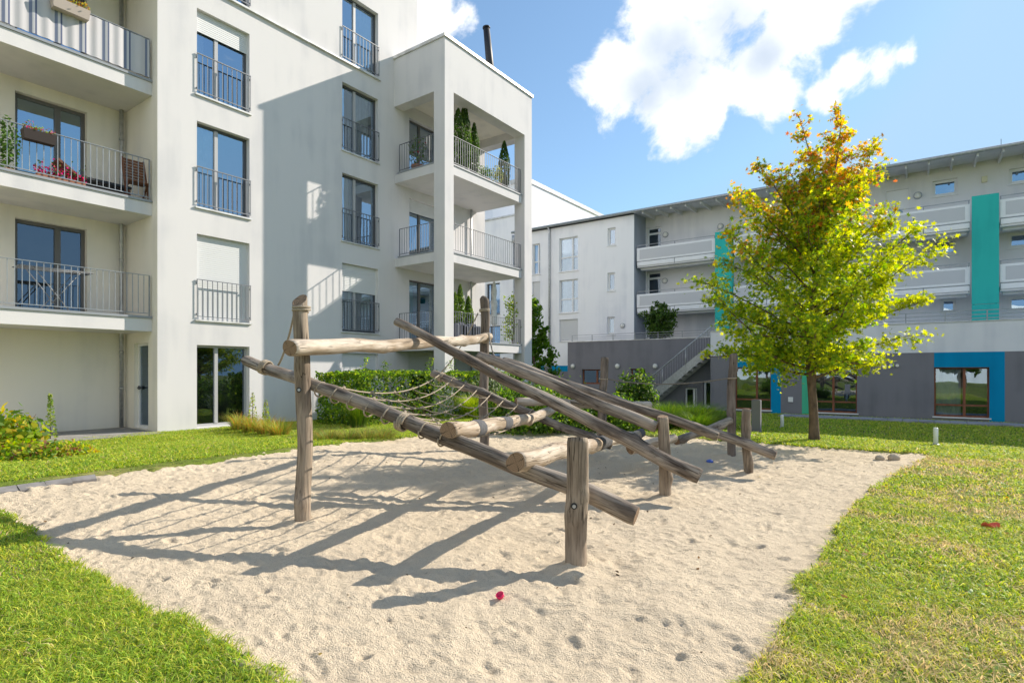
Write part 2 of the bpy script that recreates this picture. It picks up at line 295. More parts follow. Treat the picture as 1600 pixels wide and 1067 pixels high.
class MB:
    def __init__(s): s.v = []; s.f = []; s.m = []; s.s = []
    def add(s, vs, fs, m=0, smooth=False):
        k = len(s.v); s.v.extend([tuple(map(float, q)) for q in vs])
        for f in fs: s.f.append(tuple(i + k for i in f)); s.m.append(m); s.s.append(smooth)
    def box(s, x0, x1, y0, y1, z0, z1, m=0):
        x0, x1 = min(x0, x1), max(x0, x1); y0, y1 = min(y0, y1), max(y0, y1); z0, z1 = min(z0, z1), max(z0, z1)
        s.add([(x0,y0,z0),(x1,y0,z0),(x1,y1,z0),(x0,y1,z0),(x0,y0,z1),(x1,y0,z1),(x1,y1,z1),(x0,y1,z1)],
              [(0,3,2,1),(4,5,6,7),(0,1,5,4),(1,2,6,5),(2,3,7,6),(3,0,4,7)], m)
    def fbox(s, fr, u0, u1, n0, n1, z0, z1, m=0):
        P, U, Nn = fr
        a = P + U * u0 + Nn * n0; b = P + U * u1 + Nn * n1
        s.box(a[0], b[0], a[1], b[1], z0, z1, m)
    def fquad(s, fr, u0, u1, n, z0, z1, m=0):
        P, U, Nn = fr; q = lambda u, z: tuple(P + U * u + Nn * n + np.array([0, 0, z]))
        vs = [q(u0, z0), q(u1, z0), q(u1, z1), q(u0, z1)]
        s.add(vs, [(0, 1, 2, 3)] if np.cross(U, [0, 0, 1]) @ Nn > 0 else [(3, 2, 1, 0)], m)
    def bar(s, p, q, w, h=None, m=0):
        """square bar between two points"""
        p = Vector(p); q = Vector(q); d = (q - p).normalized(); up = Vector((0, 0, 1)) if abs(d.z) < .95 else Vector((1, 0, 0))
        a = d.cross(up).normalized() * w / 2; b = a.cross(d).normalized() * (h or w) / 2
        vs = [p - a - b, p + a - b, p + a + b, p - a + b, q - a - b, q + a - b, q + a + b, q - a + b]
        s.add(vs, [(0,3,2,1),(4,5,6,7),(0,1,5,4),(1,2,6,5),(2,3,7,6),(3,0,4,7)], m)
    def tube(s, pts, r, seg=8, m=0, cap=True, mcap=None, smooth=True):
        pts = [Vector(p) for p in pts]; n = len(pts)
        rs = r if isinstance(r, (list, tuple, np.ndarray)) else [r] * n
        t0 = (pts[1] - pts[0]).normalized(); up = Vector((0, 0, 1)) if abs(t0.z) < .9 else Vector((1, 0, 0))
        a = t0.cross(up).normalized(); vs = []
        for i, p in enumerate(pts):
            t = (pts[min(i + 1, n - 1)] - pts[max(i - 1, 0)]).normalized()
            a = (a - t * a.dot(t)).normalized(); b = t.cross(a)
            for k in range(seg):
                th = 2 * math.pi * k / seg; vs.append(p + (a * math.cos(th) + b * math.sin(th)) * rs[i])
        fs = [(i * seg + k, i * seg + (k + 1) % seg, (i + 1) * seg + (k + 1) % seg, (i + 1) * seg + k) for i in range(n - 1) for k in range(seg)]
        s.add(vs, fs, m, smooth)
        if cap:
            k0 = len(s.v) - n * seg
            s.f.append(tuple(k0 + k for k in range(seg))[::-1]); s.m.append(m if mcap is None else mcap); s.s.append(False)
            k1 = k0 + (n - 1) * seg
            s.f.append(tuple(k1 + k for k in range(seg))); s.m.append(m if mcap is None else mcap); s.s.append(False)
    def lathe(s, prof, c=(0, 0, 0), seg=16, m=0, smooth=True):
        c = Vector(c); vs = []; n = len(prof)
        for (r, z) in prof:
            for k in range(seg):
                th = 2 * math.pi * k / seg; vs.append(c + Vector((r * math.cos(th), r * math.sin(th), z)))
        s.add(vs, [(i * seg + k, i * seg + (k + 1) % seg, (i + 1) * seg + (k + 1) % seg, (i + 1) * seg + k) for i in range(n - 1) for k in range(seg)], m, smooth)
        k0 = len(s.v) - n * seg
        s.f.append(tuple(k0 + k for k in range(seg))[::-1]); s.m.append(m); s.s.append(False)
        s.f.append(tuple(k0 + (n - 1) * seg + k for k in range(seg))); s.m.append(m); s.s.append(False)
    def disc(s, c, nrm, r, th, m=0, seg=16):
        c = Vector(c); nrm = Vector(nrm).normalized(); s.tube([c, c + nrm * th], [r, r], seg, m)
    def build(s, name, mats, parent=None, label=None, bevel=0):
        me = bpy.data.meshes.new(name); o0 = org(parent)
        me.from_pydata([(a - o0.x, b - o0.y, c - o0.z) for a, b, c in s.v], [], s.f)
        for mt in (mats if isinstance(mats, (list, tuple)) else [mats]): me.materials.append(mt)
        me.polygons.foreach_set('material_index', s.m); me.polygons.foreach_set('use_smooth', s.s); me.update()
        o = bpy.data.objects.new(name, me); COL.objects.link(o)
        if parent is not None: o.parent = parent
        ORG[o.name] = o0.copy()
        if label: o['label'] = label
        if bevel:
            b = o.modifiers.new('bevel', 'BEVEL'); b.width = bevel; b.segments = 2; b.limit_method = 'ANGLE'
        return o

def npmesh(name, V, F, mats, parent=None, col=None, smooth=False):
    """V (n,3); F list of int arrays (m,k); col (faces,3)"""
    o0 = org(parent); me = bpy.data.meshes.new(name); V = np.asarray(V, np.float32) - np.array(o0, np.float32)
    me.vertices.add(len(V)); me.vertices.foreach_set('co', V.ravel())
    loops = np.concatenate([f.ravel() for f in F]).astype(np.int32); tot = np.concatenate([np.full(len(f), f.shape[1]) for f in F])
    start = np.concatenate([[0], np.cumsum(tot)[:-1]]).astype(np.int32)
    me.loops.add(len(loops)); me.loops.foreach_set('vertex_index', loops)
    me.polygons.add(len(tot)); me.polygons.foreach_set('loop_start', start)
    if smooth: me.polygons.foreach_set('use_smooth', np.ones(len(tot), bool))
    for mt in (mats if isinstance(mats, (list, tuple)) else [mats]): me.materials.append(mt)
    me.update(calc_edges=True); me.validate()
    if col is not None:
        at = me.attributes.new('col', 'FLOAT_COLOR', 'FACE'); c4 = np.ones((len(tot), 4), np.float32); c4[:, :3] = col; at.data.foreach_set('color', c4.ravel())
    o = bpy.data.objects.new(name, me); COL.objects.link(o)
    if parent is not None: o.parent = parent
    ORG[o.name] = o0.copy(); return o

# smooth value noise for terrain
def vnoise(x, y, seed=0):
    x = np.asarray(x, float); y = np.asarray(y, float); xi = np.floor(x).astype(np.int64); yi = np.floor(y).astype(np.int64); fx = x - xi; fy = y - yi
    def h(a, b):
        n = (a * 374761393 + b * 668265263 + seed * 1442695041) & 0x7fffffff
        n = ((n ^ (n >> 13)) * 1274126177) & 0x7fffffff
        return ((n ^ (n >> 16)) & 0xffff) / 65535.0
    u = fx * fx * (3 - 2 * fx); v = fy * fy * (3 - 2 * fy)
    return (h(xi, yi) * (1 - u) + h(xi + 1, yi) * u) * (1 - v) + (h(xi, yi + 1) * (1 - u) + h(xi + 1, yi + 1) * u) * v
def fbm(x, y, sc, octv=4, seed=0):
    t = 0; a = 0.5; s = 0
    for i in range(octv): t = t + a * vnoise(np.asarray(x) * sc, np.asarray(y) * sc, seed + i); s += a; a *= 0.5; sc *= 2.03
    return t / s

# ------------------------------------------------------------------ ground
PX0, PX1, PY0, PY1 = -8.85, -0.52, 1.52, 12.05      # the sandpit is a rectangle in plan
def pit(x, y):
    """signed distance inside the pit (positive inside), with a ragged turf edge"""
    x = np.asarray(x, float); y = np.asarray(y, float)
    t = np.clip((y - 5.0) / 6.8, 0, 1)
    d = np.minimum(np.minimum(x - (-8.0 - .085 * (y - 2)), -0.60 + .75 * t * t - x), np.minimum(y - PY0, PY1 - y))
    return d + (fbm(x, y, 1.6, 3, 5) - 0.5) * 0.13 + (fbm(x, y, 6.0, 2, 9) - 0.5) * 0.12
def lawn_z(x, y):
    p = pit(x, y); b = gz(x, y) + 0.025 + (fbm(x, y, 1.1, 4, 21) - 0.5) * 0.05
    return np.where(p > 0, b - np.clip(p * 2.2, 0, 0.45), b)
def grid(xs, ys, zf):
    X, Y = np.meshgrid(xs, ys); Z = zf(X, Y); n, m = X.shape
    V = np.stack([X, Y, Z], -1).reshape(-1, 3); i = np.arange(n * m).reshape(n, m)
    F = np.stack([i[:-1, :-1], i[:-1, 1:], i[1:, 1:], i[1:, :-1]], -1).reshape(-1, 4); return V, F

def soilmat():
    m = bpy.data.materials.new('lawn_soil'); m.use_nodes = True; nt = m.node_tree; L = nt.links.new
    p = nt.nodes['Principled BSDF']; p.inputs['Roughness'].default_value = 0.95; p.inputs['Specular IOR Level'].default_value = 0.1
    tc = N(nt, 'ShaderNodeTexCoord')
    def noise(s, d=5):
        n = N(nt, 'ShaderNodeTexNoise'); n.inputs['Scale'].default_value = s; n.inputs['Detail'].default_value = d; L(tc.outputs['Object'], n.inputs['Vector']); return n
    a = noise(1.3); b = noise(14); c = noise(90, 3)
    x = N(nt, 'ShaderNodeMix', data_type='RGBA'); x.inputs['A'].default_value = (0.12, 0.17, 0.025, 1); x.inputs['B'].default_value = (0.34, 0.28, 0.12, 1)
    r = N(nt, 'ShaderNodeMapRange'); r.inputs['From Min'].default_value = 0.4; r.inputs['From Max'].default_value = 0.66; L(a.outputs[0], r.inputs['Value']); L(r.outputs[0], x.inputs['Factor'])
    x2 = N(nt, 'ShaderNodeMix', data_type='RGBA'); L(x.outputs['Result'], x2.inputs['A']); x2.inputs['B'].default_value = (0.035, 0.045, 0.012, 1)
    r2 = N(nt, 'ShaderNodeMapRange'); r2.inputs['From Min'].default_value = 0.48; r2.inputs['From Max'].default_value = 0.7; L(b.outputs[0], r2.inputs['Value']); L(r2.outputs[0], x2.inputs['Factor'])
    x3 = N(nt, 'ShaderNodeMix', data_type='RGBA'); L(x2.outputs['Result'], x3.inputs['A']); x3.inputs['B'].default_value = (0.25, 0.33, 0.05, 1)
    r3 = N(nt, 'ShaderNodeMapRange'); r3.inputs['From Min'].default_value = 0.5; r3.inputs['From Max'].default_value = 0.62; L(c.outputs[0], r3.inputs['Value']); L(r3.outputs[0], x3.inputs['Factor'])
    L(x3.outputs['Result'], p.inputs['Base Color'])
    bp = N(nt, 'ShaderNodeBump'); bp.inputs['Strength'].default_value = 0.8; bp.inputs['Distance'].default_value = 0.03; L(c.outputs[0], bp.inputs['Height']); L(bp.outputs[0], p.inputs['Normal'])
    return m
def sandmat():
    m = bpy.data.materials.new('sand'); m.use_nodes = True; nt = m.node_tree; L = nt.links.new
    p = nt.nodes['Principled BSDF']; p.inputs['Roughness'].default_value = 0.95; p.inputs['Specular IOR Level'].default_value = 0.15
    tc = N(nt, 'ShaderNodeTexCoord')
    def noise(s, d=4, ro=0.5):
        n = N(nt, 'ShaderNodeTexNoise'); n.inputs['Scale'].default_value = s; n.inputs['Detail'].default_value = d; n.inputs['Roughness'].default_value = ro; L(tc.outputs['Object'], n.inputs['Vector']); return n
    a = noise(1.2, 5); g = noise(120, 3, .6); g2 = noise(210, 2); b = noise(30, 5, 0.65)
    x = N(nt, 'ShaderNodeMix', data_type='RGBA'); x.inputs['A'].default_value = (0.80, 0.665, 0.485, 1); x.inputs['B'].default_value = (0.70, 0.58, 0.425, 1)
    r = N(nt, 'ShaderNodeMapRange'); r.inputs['From Min'].default_value = 0.35; r.inputs['From Max'].default_value = 0.65; L(a.outputs[0], r.inputs['Value']); L(r.outputs[0], x.inputs['Factor'])
    x2 = N(nt, 'ShaderNodeMix', data_type='RGBA'); L(x.outputs['Result'], x2.inputs['A']); x2.inputs['B'].default_value = (0.22, 0.165, 0.12, 1)
    r2 = N(nt, 'ShaderNodeMapRange'); r2.inputs['From Min'].default_value = 0.55; r2.inputs['From Max'].default_value = 0.70; r2.inputs['To Max'].default_value = 0.6; L(g.outputs[0], r2.inputs['Value']); L(r2.outputs[0], x2.inputs['Factor'])
    x3 = N(nt, 'ShaderNodeMix', data_type='RGBA'); L(x2.outputs['Result'], x3.inputs['A']); x3.inputs['B'].default_value = (0.78, 0.69, 0.56, 1)
    r3 = N(nt, 'ShaderNodeMapRange'); r3.inputs['From Min'].default_value = 0.56; r3.inputs['From Max'].default_value = 0.72; r3.inputs['To Max'].default_value = 0.8; L(g2.outputs[0], r3.inputs['Value']); L(r3.outputs[0], x3.inputs['Factor'])
    L(x3.outputs['Result'], p.inputs['Base Color'])
    ad = N(nt, 'ShaderNodeMath', operation='MULTIPLY_ADD'); ad.inputs[1].default_value = 2.0; L(b.outputs[0], ad.inputs[0]); L(g.outputs[0], ad.inputs[2])
    bp = N(nt, 'ShaderNodeBump'); bp.inputs['Strength'].default_value = 0.9; bp.inputs['Distance'].default_value = 0.016; L(ad.outputs[0], bp.inputs['Height']); L(bp.outputs[0], p.inputs['Normal'])
    return m

SANDG = {}
def sand_z(x, y):
    i = np.clip(np.searchsorted(SANDG['xs'], x), 0, len(SANDG['xs']) - 1); j = np.clip(np.searchsorted(SANDG['ys'], y), 0, len(SANDG['ys']) - 1)
    return SANDG['Z'][j, i]
def build_ground():
    far = [-600, -250, -100, -50, -35]
    xs = np.concatenate([far, np.arange(-28, -9.6, 0.4), np.arange(-9.6, 1.0, 0.07), np.arange(1.0, 12, 0.25), [14, 20, 35, 80, 250, 600]])
    ys = np.concatenate([[-600, -250, -100, -40, -20, -10, -5, -2, -1], np.arange(-0.5, 13.0, 0.07), np.arange(13, 34, 0.4), [40, 60, 120, 300, 900]])
    V, F = grid(xs, ys, lawn_z); o = npmesh('lawn', V, [F], soilmat(), smooth=True); tag(o, kind='structure')
    # sand
    xs = np.arange(PX0 - 0.45, 0.75, 0.019)
    ys = [PY0 - 0.45]
    while ys[-1] < PY1 + 0.45: ys.append(ys[-1] + 0.011 + 0.0022 * max(0, ys[-1] - 1))
    ys = np.array(ys)
    X, Y = np.meshgrid(xs, ys)
    Z = (fbm(X, Y, 0.8, 3, 31) - 0.5) * 0.07 + (fbm(X, Y, 4.2, 4, 41) - 0.5) * 0.045 + (fbm(X, Y, 9.5, 3, 43) - 0.5) * 0.026 + (fbm(X, Y, 17, 3, 47) - 0.5) * 0.022 - 0.012 + gz(X, Y)
    nd = 7000
    for k in range(nd):                                   # scuffs and footprints
        cx = rng.uniform(PX0, PX1); cy = PY0 + (PY1 - PY0) * rng.random() ** 1.2
        r = 0.011 + 0.034 * rng.random() ** 2.4; el = rng.uniform(1.1, 2.8); th = rng.uniform(0, math.pi); dep = r * rng.uniform(0.12, 0.40)
        R_ = r * el * 2.4
        i0, i1 = np.searchsorted(xs, [cx - R_, cx + R_]); j0, j1 = np.searchsorted(ys, [cy - R_, cy + R_])
        if i1 <= i0 or j1 <= j0: continue
        dx = X[j0:j1, i0:i1] - cx; dy = Y[j0:j1, i0:i1] - cy; c, s_ = math.cos(th), math.sin(th)
        q = np.sqrt(((dx * c + dy * s_) / (r * el)) ** 2 + ((-dx * s_ + dy * c) / r) ** 2)
        Z[j0:j1, i0:i1] += -dep * np.exp(-(q * 1.15) ** 4) + dep * 0.45 * np.exp(-((q - 1.35) / 0.38) ** 2)
    for (u, v) in ((475, 812), (903, 880), (1040, 775), (1168, 737), (1143, 711), (937, 697), (756, 706)):
        q = onz(u, v, 0); dd = np.hypot(X - q[0], Y - q[1]); Z += .028 * np.exp(-(dd / .15) ** 2) - .018 * np.exp(-((dd - .34) / .14) ** 2)
    P = pit(X, Y)
    Z += np.clip(0.10 - P, 0, 0.3) * 0.18 * (P > -0.15)
    Z = np.where(P < -0.06, Z - np.clip((-P - 0.06) * 1.6, 0, 0.5), Z)
    SANDG.update(xs=xs, ys=ys, Z=Z)
    n, m_ = X.shape; Vv = np.stack([X, Y, Z], -1).reshape(-1, 3); i = np.arange(n * m_).reshape(n, m_)
    F = np.stack([i[:-1, :-1], i[:-1, 1:], i[1:, 1:], i[1:, :-1]], -1).reshape(-1, 4)
    tag(npmesh('sand', Vv, [F], sandmat(), smooth=True), kind='structure')
    # paved strip along the far building
    mb = MB(); y = 22.6
    for k in range(60):
        x = -4.2 + k * 0.42; z = float(gz(x, y))
        mb.box(x, x + 0.405, y, y + 0.55, z - 0.05, z + 0.075 + random.uniform(-.004, .004)); mb.box(x, x + 0.405, y + 0.56, y + 1.1, z - 0.05, z + 0.072 + random.uniform(-.004, .004))
    o = mb.build('path', pmat('paving', (0.36, 0.36, 0.37), (0.25, 0.25, 0.26), 2.0, rough=0.9, bump=0.2, bscale=60)); tag(o, kind='structure')
    # terrace slab in front of the ground floor recess
    mb = MB(); mb.box(-16.2, -13.9, 2.4, 5.85, -0.2, 0.05); o = mb.build('patio', pmat('patio_slab', (0.22, 0.21, 0.20), (0.3, 0.29, 0.27), 3, rough=0.9)); tag(o, kind='structure')
    # weathered liner showing at the turf edge
    mb = MB()
    for k in range(4):
        y0 = 1.62 + k * 0.25; y1 = y0 + .235; xe = -8.0 - .085 * (y0 - 2); b = float(gz(xe, y0)); w = .05 * math.sin(k * 1.7)
        top = [(xe - .05, y0, b + .055), (xe + .03 + w, y0, b + .015), (xe + .05 + w * .5, y1, b + .012), (xe - .04, y1, b + .06)]; mb.add(top + [(x, y, z - .03) for x, y, z in top], [(0,1,2,3),(7,6,5,4),(0,4,5,1),(1,5,6,2),(2,6,7,3),(3,7,4,0)])
    o = mb.build('pit_edging', pmat('liner', (0.22, 0.21, 0.205), (0.15, 0.145, 0.14), 9, rough=0.9)); tag(o, kind='structure')
build_ground()

# ------------------------------------------------------------------ building helpers
def frame(P, U, Nn): return (np.array(P, float), np.array(U, float), np.array(Nn, float))
def facade(mb, fr, u0, u1, z0, z1, holes, depth=0.16, m=0):
    us = sorted({u0, u1, *[h[0] for h in holes], *[h[1] for h in holes]}); zs = sorted({z0, z1, *[h[2] for h in holes], *[h[3] for h in holes]})
    us = [u for u in us if u0 <= u <= u1]; zs = [z for z in zs if z0 <= z <= z1]
    for a, b in zip(us, us[1:]):
        for c, d in zip(zs, zs[1:]):
            mu, mz = (a + b) / 2, (c + d) / 2
            if any(h[0] < mu < h[1] and h[2] < mz < h[3] for h in holes): continue
            mb.fquad(fr, a, b, 0, c, d, m)
    P, U, Nn = fr; q = lambda u, n, z: tuple(P + U * u + Nn * n + np.array([0, 0, z]))
    for (a, b, c, d) in holes:
        for (s, e) in (((a, c), (a, d)), ((a, d), (b, d)), ((b, d), (b, c)), ((b, c), (a, c))):
            mb.add([q(s[0], 0, s[1]), q(e[0], 0, e[1]), q(e[0], -depth, e[1]), q(s[0], -depth, s[1])], [(0, 1, 2, 3)], m)

def window(parent, fr, hole, depth=0.16, fmat=None, split=(0.4,), fw=0.055, gl=None, curtain=None, shutter=0.0, sill=True, sillmat=None, rail=None, transom=None, roomd=0.55, name='window', tilt=None, lightmull=False, label=None):
    """frame mesh with its room box; pane, curtain, shutter, sill and railing are sub-parts"""
    u0, u1, z0, z1 = hole; fmat = fmat or M_frame; gl = gl or M_glass; w = u1 - u0
    mb = MB(); nf = -depth + 0.012; nb = -depth - 0.05
    mb.fbox(fr, u0, u0 + fw, nb, nf, z0, z1); mb.fbox(fr, u1 - fw, u1, nb, nf, z0, z1)
    mb.fbox(fr, u0 + fw, u1 - fw, nb, nf, z1 - fw, z1); mb.fbox(fr, u0 + fw, u1 - fw, nb, nf, z0, z0 + fw * 1.3)
    cuts = [u0 + fw] + [u0 + w * s for s in split] + [u1 - fw]
    for s in split: mb.fbox(fr, u0 + w * s - fw * .75, u0 + w * s + fw * .75, nb, nf + 0.014, z0 + fw * 1.3, z1 - fw, 2 if lightmull else 0)
    if transom: mb.fbox(fr, u0 + fw, u1 - fw, nb + .004, nf + 0.008, z0 + transom - fw * .6, z0 + transom + fw * .6)
    # the room behind
    r = -depth - roomd; e = 0.25
    P, U, Nn = fr; q = lambda u, n, z: tuple(P + U * u + Nn * n + np.array([0, 0, z]))
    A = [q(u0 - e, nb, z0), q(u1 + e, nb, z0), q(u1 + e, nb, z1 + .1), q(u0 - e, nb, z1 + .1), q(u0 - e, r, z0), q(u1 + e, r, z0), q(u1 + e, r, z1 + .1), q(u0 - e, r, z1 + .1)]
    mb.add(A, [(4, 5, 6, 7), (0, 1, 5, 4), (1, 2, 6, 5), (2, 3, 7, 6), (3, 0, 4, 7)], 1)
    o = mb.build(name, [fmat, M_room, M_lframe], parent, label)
    pm = MB(); pm.fquad(fr, u0 + fw, u1 - fw, -depth - 0.02, z0 + fw, z1 - fw); pm.build('pane', gl, o)
    if curtain:
        cm = MB(); kind, a, b = curtain; n_ = max(6, int((b - a) * w / 0.035)); vs = []
        for i in range(n_ + 1):
            u = u0 + w * (a + (b - a) * i / n_); n = -depth - 0.11 + 0.022 * math.sin(i * 1.9) + 0.012 * math.sin(i * .7)
            vs += [q(u, n, z0 + 0.02), q(u, n, z1 - .02)]
        cm.add(vs, [(2 * i, 2 * i + 2, 2 * i + 3, 2 * i + 1) for i in range(n_)], 0, True); cm.build('curtain', M_curtg if kind == 'green' else M_curt, o)
    if shutter > 0:
        sm = MB(); zb = z1 - (z1 - z0) * shutter; n = max(3, int((z1 - zb) / 0.05)); h = (z1 - zb) / n
        for i in range(n): sm.fbox(fr, u0 + .02, u1 - .02, -depth + 0.03, -depth + 0.052 , zb + i * h, zb + i * h + h * .84)
        sm.fbox(fr, u0 + .02, u1 - .02, -depth + .026, -depth + .04, zb, z1 - .002)
        sm.fbox(fr, u0, u0 + .02, -depth + .02, -depth + .07, z0, z1); sm.fbox(fr, u1 - .02, u1, -depth + .02, -depth + .07, z0, z1)
        sm.build('shutter', M_shut, o)
    if sill:
        sm = MB(); sm.fbox(fr, u0 - .05, u1 + .05, -depth + .06, 0.05, z0 - .035, z0 + 0.005); sm.build('sill', sillmat or M_cop, o)
    if rail:
        rm = MB(); h = rail; nr = 0.022; a, b = u0 - .015, u1 + .015
        rm.fbox(fr, a, b, nr, nr + .03, z0 + h, z0 + h + .022); rm.fbox(fr, a, b, nr + .004, nr + .026, z0 + .075, z0 + .095)
        k = int(round(w / 0.125))
        for i in range(k + 1):
            u = a + (b - a - .016) * i / k; rm.fbox(fr, u, u + .014, nr + .006, nr + .022, z0 + .095, z0 + h)
        for u in (a, b - .02):
            rm.fbox(fr, u, u + .02, -0.002, nr, z0 + h - .1, z0 + h - .06); rm.fbox(fr, u, u + .02, -0.002, nr, z0 + .12, z0 + .16)
        rm.build('railing', M_rail, o)
    return o

def railing(mb, p, q, z0, z1, sp=0.12, t=0.012, post=True, m=0, rail_w=0.04):
    """axis-aligned balustrade from p to q"""
    p = np.array(p, float); q = np.array(q, float); Lh = np.hypot(*(q - p)); d = (q - p) / Lh; k = max(1, int(round(Lh / sp)))
    hx = abs(d[1]) * rail_w / 2; hy = abs(d[0]) * rail_w / 2
    a, b = np.minimum(p, q), np.maximum(p, q)
    mb.box(a[0] - hx, b[0] + hx, a[1] - hy, b[1] + hy, z1 - .012, z1, m)
    mb.box(a[0] - hx * .7, b[0] + hx * .7, a[1] - hy * .7, b[1] + hy * .7, z0 + .06, z0 + .075, m)
    for i in range(k + 1):
        c = p + d * Lh * i / k; tt = t if not (post and i in (0, k)) else t * 2.2
        zz = z0 if (post and i in (0, k)) else z0 + .075
        mb.box(c[0] - tt / 2, c[0] + tt / 2, c[1] - tt / 2, c[1] + tt / 2, zz, z1 - .012, m)

# ------------------------------------------------------------------ apartment building on the left
XA = -14.44; XL = -16.28; YC = 5.9; YE = 17.6; XP = -12.13
def build_A():
    T = thing('apartment_building', (XA, 9, 0), 'white four storey apartment block with loggias and french windows, left of the sandpit', 'apartment block')
    A = frame((XA, 0, 0), (0, 1, 0), (1, 0, 0)); Lb = frame((XL, 0, 0), (0, 1, 0), (1, 0, 0)); Sd = frame((0, YC, 0), (1, 0, 0), (0, -1, 0))
    c1 = (6.79, 8.14); c2 = (11.12, 12.55); cp = (13.95, 15.45)
    # (hole, options)
    wins = [((*c1, 11.06, 13.2), dict(rail=1.0)),
            ((*c1, 8.28, 10.40), dict(shutter=.24, rail=.98, curtain=('w', .05, .22))),
            ((*c1, 5.50, 7.62), dict(rail=.98, curtain=('w', .06, .36))),
            ((*c1, 2.72, 4.84), dict(shutter=1.0, rail=.98)),
            ((*c1, 0.06, 2.10), dict(sill=False, gl=M_glassd, fmat=M_lframe)),
            ((*c2, 11.07, 13.2), dict(rail=1.0, curtain=('w', .45, .95))),
            ((*c2, 8.28, 10.38), dict(rail=.98, curtain=('w', .42, .85))),
            ((*c2, 5.48, 7.58), dict(rail=.98, curtain=('w', .05, .3))),
            ((*c2, 2.68, 4.80), dict(shutter=.40, rail=.98, curtain=('w', .3, .9))),
            ((*c2, -0.05, 2.02), dict(shutter=1.0))]
    pdoors = [((*cp, 8.13, 10.3), {}), ((*cp, 5.29, 7.5), dict(shutter=.2)), ((*cp, 2.44, 4.66), dict(curtain=('green', .04, .28))), ((*cp, -.05, 2.0), dict(shutter=.35))]
    w = MB()
    holes = [h for h, _ in wins if h[3] < 11] + [h for h, _ in pdoors]
    facade(w, A, YC, YE, -.4, 11.05, holes)
    uh = [h for h, _ in wins if h[3] > 11]
    facade(w, A, -6, 14.33, 11.05, 15.2, uh)
    facade(w, A, -6, 2.3, -.4, 11.05, [])
    # loggia recess
    ld = [(3.76, 5.10, 8.27, 10.45), (3.76, 5.10, 5.43, 7.68), (3.76, 5.10, 2.71, 4.86)]
    facade(w, Lb, 2.3, YC, -.4, 11.05, ld, m=1)
    sdh = (-15.72, -14.93, 0.06, 2.13)
    facade(w, Sd, XL, XA, -.4, 11.05, [sdh], m=1)
    w.add([(XL, 2.3, -.4), (XA, 2.3, -.4), (XA, 2.3, 11.05), (XL, 2.3, 11.05)], [(0, 1, 2, 3)], 1)
    w.add([(XA, 2.3, 11.05), (XA, YC, 11.05), (XL, YC, 11.05), (XL, 2.3, 11.05)], [(0, 1, 2, 3)], 1)
    # ends and roofs
    w.add([(XA, YE, -.4), (-26, YE, -.4), (-26, YE, 11.05), (XA, YE, 11.05)], [(0, 1, 2, 3)])
    w.add([(XA, 14.33, 11.05), (-26, 14.33, 11.05), (-26, 14.33, 15.2), (XA, 14.33, 15.2)], [(0, 1, 2, 3)])
    w.add([(XA, -6, -.4), (-26, -6, -.4), (-26, -6, 15.2), (XA, -6, 15.2)], [(0, 1, 2, 3)])
    w.add([(-26, -6, -.4), (-26, YE, -.4), (-26, YE, 15.2), (-26, -6, 15.2)], [(0, 1, 2, 3)])
    w.add([(XA, -6, 15.2), (XA, 14.33, 15.2), (-26, 14.33, 15.2), (-26, -6, 15.2)], [(0, 1, 2, 3)])
    w.add([(XA, 14.33, 11.05), (XA, YE, 11.05), (-26, YE, 11.05), (-26, 14.33, 11.05)], [(0, 1, 2, 3)])
    wall = w.build('wall', [M_stA, M_stAin], T)
    for h, o in wins: window(T, A, h, lightmull=True, **o)
    for h, o in pdoors: window(T, A, h, name='balcony_door', sill=False, split=(.42,), fmat=M_frame2, **o)
    for i, h in enumerate(ld): window(T, Lb, h, name='balcony_door', sill=False, split=(.6,), fw=.075, fmat=M_frame2, gl=M_glass if i < 2 else M_glassd, shutter=.0)
    dd = window(T, Sd, sdh, name='glass_door', sill=False, split=(), fmat=M_wframe, gl=M_glassd, depth=.1)
    hm = MB(); hm.fbox(Sd, -15.64, -15.5, -.08, -.03, 1.03, 1.06); hm.fbox(Sd, -15.64, -15.62, -.095, -.05, 1.0, 1.09); hm.build('handle', M_frame, dd)
    # door handle of the big ground floor window
    # ledge at the top storey
    lm = MB(); lm.box(XA - .02, XA + .075, -6, 12.62, 11.0, 11.045); lm.build('coping', M_cop, T)
    # loggia balconies
    for zt in (8.26, 5.42, 2.69):
        b = MB(); b.box(XL + .003, -14.72, 2.303, YC - .003, zt - .30, zt); slab = b.build('balcony', M_stA, T)
        t = MB(); t.box(-14.80, -14.69, 2.31, YC - .006, zt + .002, zt + .055); t.build('edge_trim', M_trim, slab)
        r = MB(); railing(r, (-14.745, 2.35), (-14.745, YC - .05), zt + .055, zt + 1.02, .118); r.build('railing', M_railL, slab)
    p = MB(); p.tube([(XL + .12, YC - .12, .02), (XL + .12, YC - .12, 11.0)], .045, 12)
    for z in (1.0, 1.9, 4.2, 7.2, 9.6): p.tube([(XL + .12, YC - .12, z), (XL + .12, YC - .12, z + .05)], .055, 12)
    p.build('drain_pipe', M_steel, T)
    # corner tower with open balconies
    y0, y1 = 13.25, 18.19
    for (a, b) in ((y0, 13.67), (17.70, y1)):
        k = MB(); k.box(-12.60, XP, a, b, -.4, 10.40); k.build('pillar', M_stA, T)
    k = MB(); k.box(-12.60, XP, y0, y1, 10.40, 12.0); k.box(XA + .001, -12.60, y0, y0 + .42, 10.401, 12.0); k.box(XA + .001, -12.60, y1 - .42, y1, 10.401, 12.0)
    k.box(XA - .3, -12.601, y0 + .42, y1 - .42, 10.72, 11.9, 1)
    k.box(XA - .35, XA + .001, YE + .002, y1, -.4, 12.0)
    tw = k.build('tower_top', [M_stA, M_stAin], T)
    c = MB(); e = .05; zc = 12.0
